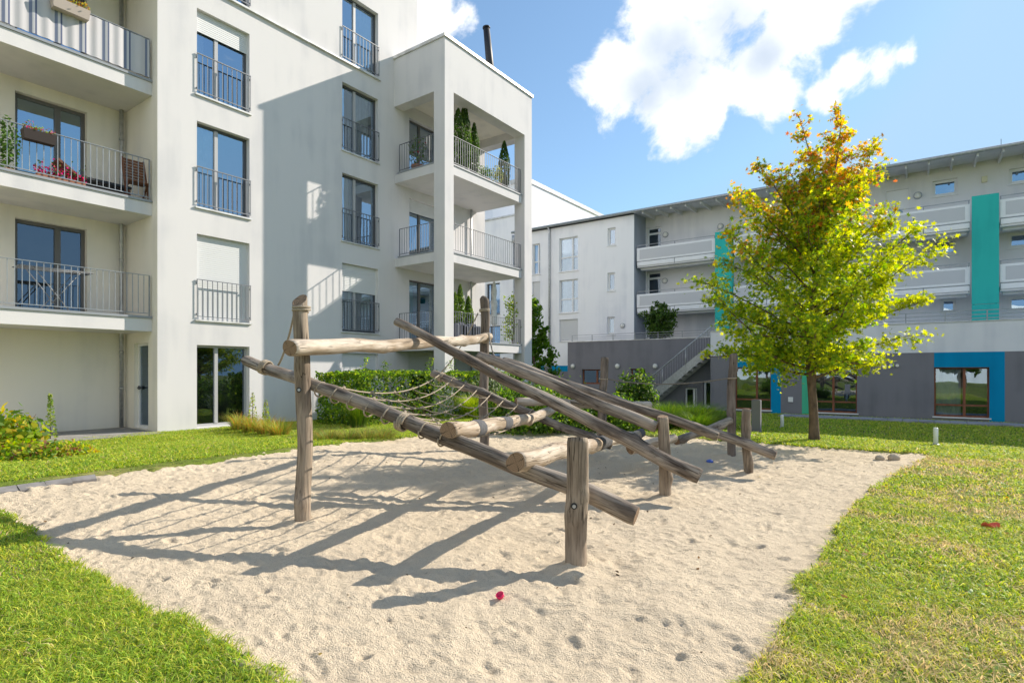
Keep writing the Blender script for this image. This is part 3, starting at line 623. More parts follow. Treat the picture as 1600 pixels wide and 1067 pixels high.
    c.box(XP - .42, XP + e, y0 - e, y1 + e, zc + .003, zc + .10); c.box(XA - .25, XP - .42, y0 - e, y0 + .4, zc + .003, zc + .099); c.box(XA - .25, XP - .42, y1 - .4, y1 + e, zc + .003, zc + .099)
    c.build('coping', M_cop, tw)
    for zt in (8.11, 5.27, 2.42):
        b = MB(); b.box(XA + .002, -12.24, y0 + .03, 17.66, zt - .29, zt); slab = b.build('balcony', M_stA, T)
        t = MB(); t.box(-12.32, -12.21, y0 + .432, 17.655, zt + .002, zt + .05); t.box(XA + .15, -12.62, y0 + .015, y0 + .10, zt + .002, zt + .05); t.build('edge_trim', M_trim, slab)
        r = MB(); railing(r, (-12.27, 13.70), (-12.27, 17.6), zt + .05, zt + .98, .115); railing(r, (XA + .2, y0 + .06), (-12.63, y0 + .06), zt + .05, zt + .98, .115)
        r.build('railing', M_rail, slab)
    p = MB(); p.tube([(XA + .1, 17.2, .02), (XA + .1, 17.2, 10.7)], .04, 10); p.build('drain_pipe', M_steel, T)
    # chimney
    p = MB(); P0 = W(771, 158, 22.0); P1 = W(760, 45, 22.0)
    p.tube([P0, P0 * .35 + P1 * .65, P1], [.16, .145, .125], 12); p.tube([P1, P1 + np.array([-.005, 0, .05])], .15, 12); p.build('chimney', M_black, T)
    return T
build_A()

# ------------------------------------------------------------------ long residential block at the far side
YG, YW, YPn, YR, Y1, Y2 = 28.4, 28.6, 28.75, 30.2, 25.2, 26.5
def build_B():
    T = thing('residential_block', (-4, Y1, -.3), 'long grey residential block with access balconies, teal panels and a slate grey ground floor', 'residential block')
    Fw = frame((0, YW, 0), (1, 0, 0), (0, -1, 0)); Fr = frame((0, YR, 0), (1, 0, 0), (0, -1, 0)); F1 = frame((0, Y1, 0), (1, 0, 0), (0, -1, 0)); F2 = frame((0, Y2, 0), (1, 0, 0), (0, -1, 0))
    def H(u0, v0, u1, v1, Y):
        a = ony(u0, v0, Y); b = ony(u1, v1, Y); c = ony(u0, v1, Y); d = ony(u1, v0, Y)
        return (a[0], b[0], (b[2] + c[2]) / 2, (a[2] + d[2]) / 2)
    XR = 14.0; XWc = -12.45; XB0 = -20.2
    # white wing
    wins = [(H(874, 371, 903, 424, YW), 'f'), (H(874, 437, 903, 489, YW), 'f'), (H(874, 499, 903, 533, YW), 's'),
            (H(832, 381, 844, 429, YW), 'f'), (H(832, 440, 844, 491, YW), 's'), (H(832, 504, 844, 538, YW), 's'),
            (H(949.5, 356, 962, 384, YW), 't'), (H(949, 426, 961, 455, YW), 't'), (H(948.5, 495, 960.5, 523, YW), 't')]
    w = MB()
    facade(w, Fw, XB0, XWc, 1.78, 9.9, [h for h, _ in wins], .14, 0)
    gh = [H(876, 580, 886, 592, YW)]
    facade(w, Fw, XB0, XWc, -.6, 1.44, [], .14, 2)
    w.fquad(Fw, XB0, -18.2, 0, 1.44, 1.78, 4); w.fquad(Fw, -18.2, -17.65, 0, 1.44, 1.78, 2); w.fquad(Fw, -17.65, XWc, 0, 1.44, 1.78, 4)
    w.add([(XWc, YW, -.6), (XWc, YR, -.6), (XWc, YR, 10.1), (XWc, YW, 9.96)], [(0, 1, 2, 3)], 3)
    # recessed wall behind the balconies
    dA = H(1011, 355, 1033.5, 389, YR); dB = H(1011, 425, 1033, 462, YR)
    d1 = (dA[0], dA[1], 6.98, dA[3]); d2 = (dB[0], dB[1], 4.50, dB[3]); d3 = (dA[0], dA[1], 2.2, dB[3] - 2.46)
    dR = H(1384, 297, 1420, 330, YR); d4 = (dR[0], dR[1], 6.98, dR[3]); dL = H(1140, 340, 1168, 372, YR); d5 = (dL[0], dL[1], 6.98, dL[3])
    sw = [H(1457, 281, 1496, 306, YR), H(1455, 374, 1494, 399, YR), H(1577, 262, 1615, 286, YR), H(1576, 363, 1614, 387, YR), H(1470, 467, 1494, 489, YR), H(1576, 463, 1612, 486, YR), H(1317, 305, 1339, 326, YR)]
    facade(w, Fr, XWc, XR, -.6, 10.12, [d1, d2, d3, d4, d5] + sw, .12, 1)
    # body: back, ends
    w.add([(XB0, YW, -.6), (XB0, 40, -.6), (XB0, 40, 10.9), (XB0, YW, 9.9)], [(0, 1, 2, 3)], 0)
    w.add([(XR, Y1, -.6), (XR, 40, -.6), (XR, 40, 10.9), (XR, YG, 9.9)], [(0, 1, 2, 3)], 1)
    w.add([(XB0, 40, -.6), (XR, 40, -.6), (XR, 40, 10.9), (XB0, 40, 10.9)], [(0, 1, 2, 3)], 1)
    w.build('wall', [M_white, M_greyup, M_dark, M_sideblue, M_blue], T)
    for h, k in wins:
        hh = h[3] - h[2]
        if k == 'f': window(T, Fw, h, .14, M_wframe, (.68,), .06, curtain=('w', .1, .55), transom=hh * .42, sillmat=M_wframe)
        elif k == 's': window(T, Fw, h, .14, M_wframe, (.5,), .06, shutter=.93, sillmat=M_wframe)
        else: window(T, Fw, h, .14, M_wframe, (), .10, sillmat=M_wframe)
    for i, h in enumerate([d1, d2, d3]):
        d = window(T, Fr, h, .12, M_wframe, (), .09, gl=M_glassd, sill=False, name='balcony_door', transom=(h[3] - h[2]) * .86)
    for h in (d4, d5):
        b = MB(); b.fbox(Fr, h[0], h[1], -.12, -.07, h[2], h[3]); o = b.build('entrance_door', M_wframe, T)
        c = MB(); q = Fr[0] + Fr[1] * ((h[0] + h[1]) / 2) + Fr[2] * (-.07); c.disc((q[0], q[1], h[2] + 1.42), (0, -1, 0), .21, .02); c.build('porthole', M_glassd, o)
        c = MB(); c.fbox(Fr, h[0] + .06, h[0] + .10, -.07, -.03, h[2] + .95, h[2] + 1.1); c.build('handle', M_steel, o)
    for h in sw: window(T, Fr, h, .12, M_wframe, (), .10, sillmat=M_wframe)
    # balconies: two decks, fronts broken by the teal panels
    for i, zt in enumerate((8.07, 5.58)):
        zb = zt - .70; zs = zt - .95
        for (a, b) in ((-12.36, -8.22), (-7.34, 1.66), (2.56, XR - .1)):
            d = MB(); d.box(a, b, YPn + .05, YR - .003, zs - .09, zs + .10); d.box(a + .1, b - .1, YPn + .3, YPn + .55, zs - .2, zs - .091)
            deck = d.build('balcony', M_greyup, T)
            f = MB(); f.box(a, b, YPn, YPn + .04, zb, zt)
            k = max(1, int((b - a) / 1.45))
            for j in range(k): f.box(a + (b - a) * j / k + .02, a + (b - a) * (j + 1) / k - .02, YPn + .005, YPn + .035, zs, zb - .05)
            f.build('parapet_panel', M_panel, deck)
            f = MB(); f.box(a + .16, b - .16, YPn - .006, YPn + .0, zb + .09, zt - .09); f.build('mesh_panel', M_panel2, deck)
            r = MB(); r.box(a, b, YPn + .06, YPn + .09, zt + .14, zt + .165)
            r.box(a, b, YPn + .041, YPn + .07, zb - .055, zb - .01)
            for j in range(k + 1):
                x = min(max(a + (b - a) * j / k, a + .02), b - .04); r.box(x - .02, x + .02, YPn + .045, YPn + .085, zs - .05, zt + .14)
            r.build('handrail', M_railL, deck)
    for (a, b) in ((-8.19, -7.37), (1.7, 2.52)):
        k = MB(); k.box(a, b, YPn - .12, YPn - .06, 2.3, 4.06); k.box(a, b, YPn - .12, YPn - .06, 4.075, 8.32); k.box(a + .05, a + .09, YPn - .06, YPn + .4, 2.3, 8.25); k.box(b - .09, b - .05, YPn - .06, YPn + .4, 2.3, 8.25)
        k.build('teal_panel', M_teal, T, 'teal painted panel across the balcony fronts')
    # roof with gutter and rafters
    k = MB(); sl = math.tan(rad(5)); y0, y1 = YG, 40.4
    zt = lambda y: 10.02 + (y - YG) * sl
    k.add([(XB0 - .2, y0, zt(y0)), (XR + .3, y0, zt(y0)), (XR + .3, y1, zt(y1)), (XB0 - .2, y1, zt(y1)), (XB0 - .2, y0, zt(y0) - .06), (XR + .3, y0, zt(y0) - .06), (XR + .3, y1, zt(y1) - .06), (XB0 - .2, y1, zt(y1) - .06)],
          [(0, 1, 2, 3), (7, 6, 5, 4), (0, 4, 5, 1), (1, 5, 6, 2), (2, 6, 7, 3), (3, 7, 4, 0)], 0)
    k.add([(XWc, y0 + .06, zt(y0) - .075), (XR, y0 + .06, zt(y0) - .075), (XR, YR + .2, zt(YR) - .09), (XWc, YR + .2, zt(YR) - .09)], [(3, 2, 1, 0)], 1)
    x = XB0
    while x < XR:                                         # tile edge
        k.box(x, x + .20, y0 + .02, y0 + .5, zt(y0) + .002, zt(y0) + .05 + .02 * random.random()); x += .24
    rf = k.build('roof', [M_roof, M_strip], T)
    g = MB(); g.tube([(XB0 - .2, YG - .05, 9.99), (XR + .3, YG - .05, 9.99)], .075, 10); g.build('gutter', M_steel, rf)
    x = -11.95
    while x < XR:
        r = MB(); za = zt(YG + .1) - .08
        r.add([(x, YG + .08, za - .13), (x + .07, YG + .08, za - .13), (x + .07, YG + .08, za), (x, YG + .08, za), (x, YR, zt(YR) - .30), (x + .07, YR, zt(YR) - .30), (x + .07, YR, zt(YR) - .095), (x, YR, zt(YR) - .095)],
              [(3, 2, 1, 0), (4, 5, 6, 7), (0, 1, 5, 4), (1, 2, 6, 5), (2, 3, 7, 6), (3, 0, 4, 7)]); r.build('rafter', M_strip, rf); x += .766
    p = MB(); a = ony(858, 400, YW - .1); p.tube([(a[0], YG - .03, 9.95), (a[0], YW - .02, 9.72), (a[0], YW - .08, 9.55), (a[0], YW - .08, .2)], .06, 10); p.build('drain_pipe', M_steel, T)
    def lamp(u, v, Y, r, m=M_lamp):
        a = ony(u, v, Y); l = MB(); l.disc((a[0], Y, a[2]), (0, -1, 0), r, .05, 0, 18); l.tube([(a[0], Y - .05, a[2]), (a[0], Y - .085, a[2]), (a[0], Y - .1, a[2])], [r * .82, r * .7, r * .3], 18, 1); l.build('wall_lamp', [M_railL, m], T)
    for u, v in ((1040, 367), (1039, 439), (1126, 354), (1434, 306), (1432, 398)): lamp(u, v, YR, .16)
    lamp(973, 509, YW, .14)
    a = ony(1538, 281, YR); b = MB(); b.box(a[0] - .09, a[0] + .09, YR - .1, YR - .002, a[2] - .12, a[2] + .12); b.build('alarm_box', pmat('cream_plastic', (0.7, 0.66, 0.45), rough=.5), T)
    # right hand ground floor with terrace on top
    X0 = -7.4; zg = 2.12; zp = 3.17
    w1 = H(1459.5, 574, 1546, 652, Y1); w2 = H(1272, 574, 1339, 645, Y1); w3 = H(1148, 574, 1204.5, 640, Y1)
    w4 = (3.4, 4.7, w1[2], w1[3])
    k = MB(); facade(k, F1, X0, XR, -.8, zg, [w1, w2, w3, w4], .15, 0)
    facade(k, F1, X0, XR, zg, zp, [], .1, 1)
    k.add([(X0, Y1, -.8), (X0, YR, -.8), (X0, YR, zg), (X0, Y1, zg)], [(0, 1, 2, 3)], 0); k.add([(X0, Y1, zg), (X0, Y1 + .3, zg), (X0, Y1 + .3, zp), (X0, Y1, zp)], [(0, 1, 2, 3)], 1)
    k.add([(X0, Y1 + .3, 2.35), (XR, Y1 + .3, 2.35), (XR, YR, 2.35), (X0, YR, 2.35)], [(0, 1, 2, 3)], 1)
    k.add([(X0, Y1 + .3, 2.35), (XR, Y1 + .3, 2.35), (XR, Y1 + .3, zp), (X0, Y1 + .3, zp)], [(0, 1, 2, 3)], 1)
    gf = k.build('ground_floor', [M_dark, M_strip], T)
    c = MB(); c.box(X0 - .03, XR, Y1 - .03, Y1 + .32, zp + .002, zp + .03); c.build('coping', M_cop, gf)
    # colour fields round the windows, 3 mm proud of the render
    def patch(x0, x1, z0, z1, m, n): q = MB(); q.box(x0, x1, Y1 - .004, Y1 - .0005, z0, z1); q.build('colour_field', m, gf)
    bR = ony(1570, 600, Y1)[0]
    patch(w1[0], bR, w1[3] + .01, zg - .004, M_blue, 0); patch(w1[1], bR, -.6, w1[3] + .01, M_blue, 0)
    gl_ = ony(1253, 600, Y1)[0]; patch(gl_, w2[1], w2[3] + .01, zg - .004, M_green, 0); patch(gl_, w2[0], -.6, w2[3] + .01, M_green, 0)
    br = ony(1220, 600, Y1)[0]; patch(w3[0], br, w3[3] + .01, zg - .004, M_blue, 0); patch(w3[1], br, -.6, w3[3] + .01, M_blue, 0)
    for h, cu in ((w1, ('w', .04, .5)), (w2, None), (w3, None), (w4, None)):
        o = window(T, F1, h, .15, M_rwood, (.56,) if h is w1 else (.45,) if h is w2 else (.6,), .05, gl=M_glassg, curtain=cu, transom=(h[3] - h[2]) * .24, sillmat=M_wframe)
    bx = MB(); a = ony(1235.5, 624, Y1); bx.box(a[0] - .09, a[0] + .09, Y1 - .05, Y1 - .005, a[2] - .1, a[2] + .1); bx.build('meter_box', M_wframe, T)
    for u in (1392, 1402): 
        a = ony(u, 571, Y1); l = MB(); l.disc((a[0], Y1, a[2]), (0, -1, 0), .055, .08); l.build('wall_lamp', M_lamp, T)
    r = MB()
    for z in (3.29, 3.42, 3.56): r.box(X0 + .1, XR, Y1 + .13, Y1 + .155, z - .012, z + .012)
    x = X0 + .1
    while x < XR: r.box(x, x + .035, Y1 + .12, Y1 + .165, zp + .03, 3.56); x += 1.15
    r.build('terrace_railing', M_railL, T)
    # grey block left of the stairs
    XG = -15.35; zt2 = 3.0
    g1 = H(909, 577, 940, 600, Y2); g2 = H(985, 576, 1008, 592, Y2); gd1 = H(1070, 606, 1089, 634, Y2); gd2 = H(1099, 595, 1112, 636, Y2)
    gd1 = (gd1[0], gd1[1], -.25, gd1[3]); gd2 = (gd2[0], gd2[1], -.25, gd2[3])
    k = MB(); facade(k, F2, XG, X0 + .3, -.8, zt2, [g1, g2, gd1, gd2], .15)
    k.add([(XG, Y2, -.8), (XG, YW, -.8), (XG, YW, zt2), (XG, Y2, zt2)], [(0, 1, 2, 3)]); k.add([(XG, Y2, zt2), (X0, Y2, zt2), (X0, YR, zt2), (XG, YR, zt2)], [(0, 1, 2, 3)])
    gb = k.build('grey_annex', M_dark, T)
    c = MB(); c.box(XG - .02, X0 - .01, Y2 - .02, Y2 + .25, zt2 + .003, zt2 + .045); c.build('coping', M_cop, gb)
    window(T, F2, g1, .15, M_rwood, (.72,), .06, sill=False); window(T, F2, g2, .15, M_rwood, (.5,), .06, sill=False, shutter=0)
    window(T, F2, gd1, .12, M_wframe, (.72,), .07, gl=M_glassd, sill=False, name='glass_door'); window(T, F2, gd2, .12, M_wframe, (), .09, gl=M_glassd, sill=False, name='glass_door')
    for u in (895.5, 965, 1024): lamp(u, 572, Y2, .14)
    r = MB()
    for z in (3.14, 3.24, 3.36): r.box(XG + .2, X0 + .05, Y2 + .1, Y2 + .12, z - .01, z + .01)
    x = XG + .2
    while x < X0: r.box(x, x + .03, Y2 + .095, Y2 + .125, zt2 + .045, 3.36); x += 1.2
    r.build('terrace_railing', M_railL, T)
    # antenna on the roof
    p = MB(); a = W(1548, 225, 26.5); p.tube([(a[0], 30.5, 10.1), (a[0], 30.5, 10.95)], .012, 6); p.build('antenna', M_steel, T)
build_B()

def build_stairs():
    xa, za, xb, zb = -10.75, -.05, -7.45, 2.62
    y0, y1 = 25.35, 26.35
    T = thing('outdoor_staircase', ((xa + xb) / 2, 25.8, -.3), 'galvanised steel outdoor staircase climbing right along the slate grey annex', 'staircase')
    for y in (y0, y1):
        s = MB(); s.add([(xa - .25, y, za - .38), (xa + .1, y, za - .38), (xb, y, zb - .36), (xb, y, zb + .02), (xa - .25, y, za - .1),
                         (xa - .25, y + .03, za - .38), (xa + .1, y + .03, za - .38), (xb, y + .03, zb - .36), (xb, y + .03, zb + .02), (xa - .25, y + .03, za - .1)],
                        [(0, 1, 2, 3, 4), (9, 8, 7, 6, 5), (0, 5, 6, 1), (1, 6, 7, 2), (2, 7, 8, 3), (3, 8, 9, 4), (4, 9, 5, 0)]); s.build('stringer', M_steel, T)
    n = 14
    for i in range(n):
        t = (i + .5) / n; x = xa + (xb - xa) * t; z = za + (zb - za) * t - .12
        s = MB(); s.box(x - .15, x + .15, y0 + .031, y1 - .001, z - .03, z + .015); s.build('step', M_railL, T)
    r = MB(); h = .78; sl = (zb - za) / (xb - xa)
    P = lambda x, dz: (x, y0 + .015, za + (x - xa) * sl + dz)
    r.tube([P(xa - .75, h), P(xb + .2, h)], .028, 8)
    x = xa
    while x <= xb + .05: r.tube([P(x, -.1), P(x, h)], .02, 6); x += 1.1
    x = xa + .1
    while x <= xb + .1: r.tube([P(x, .05), P(x, h)], .006, 4, cap=False); x += .115
    r.build('railing', M_steel, T)
build_stairs()

def build_C():
    XC = -22.0; T = thing('distant_apartment_block', (XC - 4, 31, -.3), 'pale grey tall apartment block rising behind the corner tower and the white wing', 'apartment block')
    F = frame((0, 29.5, 0), (1, 0, 0), (0, -1, 0))
    a = ony(760, 444, 29.5); b = ony(781, 491, 29.5)
    wn = [(a[0], b[0], b[2], a[2]), (a[0], b[0], b[2] - 2.8, a[2] - 2.8), (a[0] - 4, b[0] - 4, b[2], a[2]), (a[0], b[0], b[2] + 2.9, a[2] + 2.6)]
    w = MB(); facade(w, F, -40, -20.25, -.6, 11.4, wn[:3], .15)
    w.box(-40, -20.25, 29.65, 29.9, 9, 11.4)
    F2 = frame((0, 32.3, 0), (1, 0, 0), (0, -1, 0)); facade(w, F2, -40, XC, 11.2, 14.55, [], .1)
    w.add([(XC, 32.3, 8), (XC, 62, 8), (XC, 62, 14.55), (XC, 32.3, 14.55)], [(0, 1, 2, 3)]); w.add([(-40, 32.3, 14.55), (XC, 32.3, 14.55), (XC, 62, 14.55), (-40, 62, 14.55)], [(0, 1, 2, 3)])
    w.add([(-20.25, 29.5, -.6), (-20.25, 32.3, -.6), (-20.25, 32.3, 11.4), (-20.25, 29.5, 11.4)], [(0, 1, 2, 3)]); w.add([(-40, 29.9, 11.2), (-20.25, 29.9, 11.2), (-20.25, 32.3, 11.2), (-40, 32.3, 11.2)], [(0, 1, 2, 3)])
    w.add([(-40, 62, -.6), (XC, 62, -.6), (XC, 62, 14.55), (-40, 62, 14.55)], [(0, 1, 2, 3)])
    w.build('wall', M_white, T)
    for h in wn[:3]: window(T, F, h, .15, M_frame, (.3,), .06, curtain=('w', .1, .6), rail=.9)
    c = MB(); c.box(XC - .3, XC + .08, 32.2, 62, 14.553, 14.85); c.box(-40, XC - .3, 32.2, 32.5, 14.553, 14.85); c.build('coping', M_cop, T)
    c = MB(); c.box(-40, -20.2, 29.42, 29.92, 11.403, 11.5); c.build('parapet_coping', M_cop, T)
    p = MB(); q = ony(803, 450, 29.4); p.tube([(q[0], 29.4, 0), (q[0], 29.4, 9.6)], .05, 8); p.tube([(q[0], 29.4, 9.6), (q[0], 29.4, 9.7), (q[0], 29.4, 10.1)], [.05, .14, .14], 8); p.build('drain_pipe', M_steel, T)
build_C()

# ------------------------------------------------------------------ log climbing frame
ROOT = thing('climbing_frame', (-3.6, 6.4, 0), 'weathered log climbing frame with slanting beams and a rope net, standing in the sand', 'climbing frame')
def log(name, p, q, r0, r1, mat, bend=0.0, bdir=0.0, seed=0, mats2=None, sq=0.0, cut=0.0, knots=3, label=None, wig=1.7):
    """round timber from p to q, local Z along the log; r0, r1 end radii"""
    p = Vector(p); q = Vector(q); Lg = (q - p).length; ns = max(8, int(Lg / .045)); seg = 26; r_ = random.Random(seed)
    ph = [r_.uniform(0, 6.28) for _ in range(8)]; kn = [(r_.uniform(.1, .9) * Lg, r_.uniform(0, 6.28), r_.uniform(.012, .028), r_.uniform(.04, .09)) for _ in range(knots)]
    V = []
    for i in range(ns + 1):
        t = i / ns; z = t * Lg; r = r0 + (r1 - r0) * t
        bx = bend * math.sin(math.pi * t) * math.cos(bdir) + wig * (.006 * math.sin(z * 3.1 + ph[0]) + .004 * math.sin(z * 7.3 + ph[1])); by = bend * math.sin(math.pi * t) * math.sin(bdir) + wig * (.006 * math.sin(z * 2.7 + ph[2]) + .004 * math.sin(z * 6.1 + ph[3]))
        for k in range(seg):
            a = 2 * math.pi * k / seg
            rr = r * (1 + .045 * math.sin(2 * a + ph[4] + z * .6) + .034 * math.sin(3 * a + ph[5] - z * 1.1) + .022 * math.sin(2 * a + z * 5.3 + ph[3]) + .018 * math.sin(5 * a + z * 4 + ph[6]) + .012 * math.sin(9 * a + z * 9 + ph[7]))
            for (kz, ka, kh, kw) in kn:
                da = (a - ka + math.pi) % (2 * math.pi) - math.pi; rr += kh * math.exp(-((z - kz) / kw) ** 2 - (da * r / kw) ** 2)
            e = min(z, Lg - z)
            if e < .018: rr *= .93 + .07 * math.sqrt(max(0, 1 - (1 - e / .018) ** 2))
            zz = z
            if cut: zz = min(zz, Lg + cut * r * (math.cos(a - 2.95) - 1) * .5 * 2)
            V.append((bx + rr * math.cos(a), by + rr * math.sin(a), zz))
    F = [(i * seg + k, i * seg + (k + 1) % seg, (i + 1) * seg + (k + 1) % seg, (i + 1) * seg + k) for i in range(ns) for k in range(seg)]
    me = bpy.data.meshes.new(name); caps = [tuple(range(seg))[::-1], tuple(ns * seg + k for k in range(seg))]
    me.from_pydata(V, [], F + caps); me.materials.append(mat); me.materials.append(mats2 or M_end)
    me.polygons.foreach_set('material_index', [0] * len(F) + [1, 1]); me.polygons.foreach_set('use_smooth', [True] * len(F) + [False, False]); me.update()
    o = bpy.data.objects.new(name, me); COL.objects.link(o); o.parent = ROOT; o.location = p - ROOT.location
    o.rotation_mode = 'QUATERNION'; o.rotation_quaternion = (q - p).to_track_quat('Z', 'Y')
    if label: o['label'] = label
    o['_len'] = Lg
    return o
LOGS = {}
def band(o, z0, z1, r):
    """a wrap round a log, in the log's own coordinates"""
    mb = MB(); mb.tube([(0, 0, z0), (0, 0, (z0 + z1) / 2), (0, 0, z1)], r, 26, cap=False)
    # follow the log's surface
    me0 = o.data; co = [v.co for v in me0.vertices]; V = []
    seg = 26; Lg = o['_len']; ns = len(co) // seg - 1; out = []
    n = 6
    for i in range(n + 1):
        z = z0 + (z1 - z0) * i / n; j = min(ns - 1, max(0, int(z / Lg * ns))); f = z / Lg * ns - j
        cx = sum(co[j * seg + k].x for k in range(seg)) / seg; cy = sum(co[j * seg + k].y for k in range(seg)) / seg
        for k in range(seg):
            a = co[j * seg + k].lerp(co[(j + 1) * seg + k], f); d = Vector((a.x - cx, a.y - cy, 0)); out.append((cx + d.x * 1.035, cy + d.y * 1.035, z))
    fs = [(i * seg + k, i * seg + (k + 1) % seg, (i + 1) * seg + (k + 1) % seg, (i + 1) * seg + k) for i in range(n) for k in range(seg)]
    me = bpy.data.meshes.new('grip_band'); me.from_pydata(out, [], fs); me.materials.append(M_band)
    me.polygons.foreach_set('use_smooth', [True] * len(fs)); me.update()
    b = bpy.data.objects.new('grip_band', me); COL.objects.link(b); b.parent = o; return b
def post(u, vb, vt, r, mat, seed, u2=None, cut=.5):
    b = onz(u, vb, 0); d = (b - Cv) @ Dv; t = W(u2 or u, vt, d); b = b.copy(); b = b + (b - t) * .12
    return log('post', b, t, r * 1.05, r, mat, seed=seed, cut=cut, knots=2)
def lerpW(a, b, t): return a + (b - a) * t
def build_frame():
    P1 = post(475, 812, 459, .068, M_postw, 1, 471, 0.9); P2 = post(903, 880, 681, .077, M_postw, 2, 904, .2); P3 = post(1040, 775, 649, .063, M_postw, 3, 1038, .2)
    P4 = post(1168, 737, 638, .061, M_postw, 4, 1167, .2); P5 = post(1143, 711, 552, .065, M_postd, 5, 1145, .4); P6 = post(937, 697, 558, .076, M_postd, 6, 946, .3); P7 = post(756, 706, 463, .078, M_postd, 7, 757, .9)
    def seglog(k, a, b, ea, eb, r0, r1, mat, **kw):
        """a, b are two points on the axis; extended to the ends ea, eb (parameters along a-b)"""
        A = W(*a); B = W(*b); p = lerpW(A, B, ea); q = lerpW(A, B, eb); LOGS[k] = (p, q); return log('log', p, q, r0, r1, mat, seed=20 + k, **kw)
    L1 = seglog(1, (475, 598, 5.71), (903, 768, 4.46), -.29, 1.16, .060, .076, M_logw, bend=.02, bdir=1)
    L2 = seglog(2, (648, 517, 7.45), (1040, 717, 6.37), -.088, 1.115, .058, .088, M_logw, bend=-.02, bdir=2)
    L3 = seglog(3, (748, 556, 7.6), (1026, 667, 6.55), 0, 1.0, .067, .066, M_logw, bend=.015, bdir=.4)
    L4 = seglog(4, (786, 565, 7.74), (1122, 682, 6.6), 0, 1, .06, .056, M_logw, bend=.015)
    L5 = seglog(5, (675, 583, 10.25), (955, 697, 9.0), 0, 1.0, .068, .07, M_logw)
    L6 = seglog(6, (900, 603, 9.3), (1168, 695, 7.98), -.05, 1.14, .062, .07, M_logw)
    H1 = seglog(7, (475, 543, 5.36), (757, 528, 9.98), -.045, 1.055, .08, .075, M_barw, bend=-.03, bdir=1.2, knots=5)
    H2 = seglog(8, (702, 672, 4.80), (886, 629, 9.5), 0, 1, .076, .06, M_barw, bend=-.08, bdir=1.4, knots=6)
    H4 = seglog(9, (806, 722, 4.44), (1004, 677, 9.2), 0, 1, .085, .068, M_barw, bend=.015, knots=4)
    H3 = seglog(10, (806, 627, 9.65), (1016, 634, 10.4), 0, 1, .075, .07, M_barw)
    H5 = seglog(11, (985, 702, 7.9), (1054, 683, 8.5), 0, 1, .075, .072, M_barw)
    H6 = seglog(12, (1058, 690, 8.6), (1140, 657, 9.65), 0, 1, .06, .07, M_logw)
    for o, lab in ((P1, 'tall near post with a slanted top and a rope round it'), (P2, 'short thick near post with a bolt through it'), (P7, 'tall far post behind the net'), (P6, 'leaning far post in front of the grey annex'), (L1, 'long slanting beam running from upper left to the short near post'), (L2, 'long slanting beam resting on the high crossbar'), (H1, 'pale high crossbar between the two tall posts'), (H2, 'pale crooked rung with dark grip bands'), (H4, 'lowest pale rung behind the short near post')): o['label'] = lab
    for z0, z1 in ((.54, .74), (1.28, 1.55)): band(H2, z0 * 1.0, z1 * 1.0, .08)
    Lh = H4['_len']; band(H4, Lh * .47, Lh * .56, .08); band(H4, Lh * .9, Lh * .99, .08)
    band(H1, H1['_len'] * .36, H1['_len'] * .40, .09) if False else None
    # bolts
    def bolt(o, px, d):
        a = W(px[0], px[1], d); mb = MB(); n = Cv - a; n[2] = 0; n /= np.linalg.norm(n); inv = (o.matrix_basis.copy()); 
        Mx = Matrix.Translation(ROOT.location) @ o.matrix_basis; Mi = Mx.inverted(); c = Mi @ Vector(a); dd = (Mi.to_3x3() @ Vector(n))
        mb.disc(c, dd, .024, .014, 1); mb.disc(c + dd * .0141, dd, .013, .01, 0)
        me_o = mb.build('bolt', [M_steel, M_black]); me_o.parent = o
    bolt(P2, (897, 790), 4.203); bolt(P1, (467, 609), 5.468); bolt(P4, (1160, 688), 8.1); bolt(H1, (500, 546), 5.55)
    # rope lashings round posts and beams
    def lash(c, ax, r, n=2, name='rope_lashing', rr=.012):
        ax = Vector(ax).normalized(); up = Vector((0, 0, 1)) if abs(ax.z) < .9 else Vector((1, 0, 0)); a = ax.cross(up).normalized(); b = ax.cross(a); mb = MB(); c = Vector(c)
        pts = [c + (a * math.cos(t) + b * math.sin(t)) * (r + .006) + ax * (t / 6.283 - n / 2) * rr * 2.1 for t in np.linspace(0, 6.283 * n, 18 * n)]
        mb.tube(pts, rr, 7); return mb.build(name, M_rope, ROOT)
    def rope(a, b, sag, rr=.011, m=None, name='rope'):
        a = Vector(a); b = Vector(b); mb = MB(); mb.tube([a.lerp(b, t) - Vector((0, 0, sag * 4 * t * (1 - t))) for t in np.linspace(0, 1, 18)], rr, 7); return mb.build(name, m or M_rope, ROOT)
    p1 = onz(475, 812, 0); d1 = 5.525; t1 = W(471, 483, d1); lash(t1, (0.05, 0, 1), .072, 2)
    l1a, l1b = LOGS[1]; ax1 = l1b - l1a; e1 = lerpW(l1a, l1b, .07); lash(e1, ax1, .064, 3); lash(lerpW(l1a, l1b, .49), ax1, .071, 3)
    rope(W(461, 484, d1), lerpW(l1a, l1b, .115) + np.array([0, 0, .08]), .07)
    d7 = 10.17; t7 = W(757, 485, d7); lash(t7, (0, 0, 1), .082, 2)
    l5a, l5b = LOGS[5]; ax5 = l5b - l5a; e5 = lerpW(l5a, l5b, .06); lash(e5, ax5, .072, 3)
    rope(W(747, 489, d7), e5 + np.array([0, 0, .09]), .1)
    lash(lerpW(LOGS[7][0], LOGS[7][1], .955), LOGS[7][1] - LOGS[7][0], .08, 2)
    rope(W(764, 520, 9.8), lerpW(LOGS[3][0], LOGS[3][1], .1) + np.array([0, 0, .08]), .05, m=M_ropeg)
    rope(W(950, 592, 10.9), W(1136, 591, 9.75), .10, m=M_ropeg); lash(W(943, 592, 10.96), (.1, 0, 1), .08, 1); lash(W(1143, 591, 9.785), (0, 0, 1), .069, 1)
    # hammock net between the two long beams
    mb = MB(); rows = 8; colsn = 11; G = []
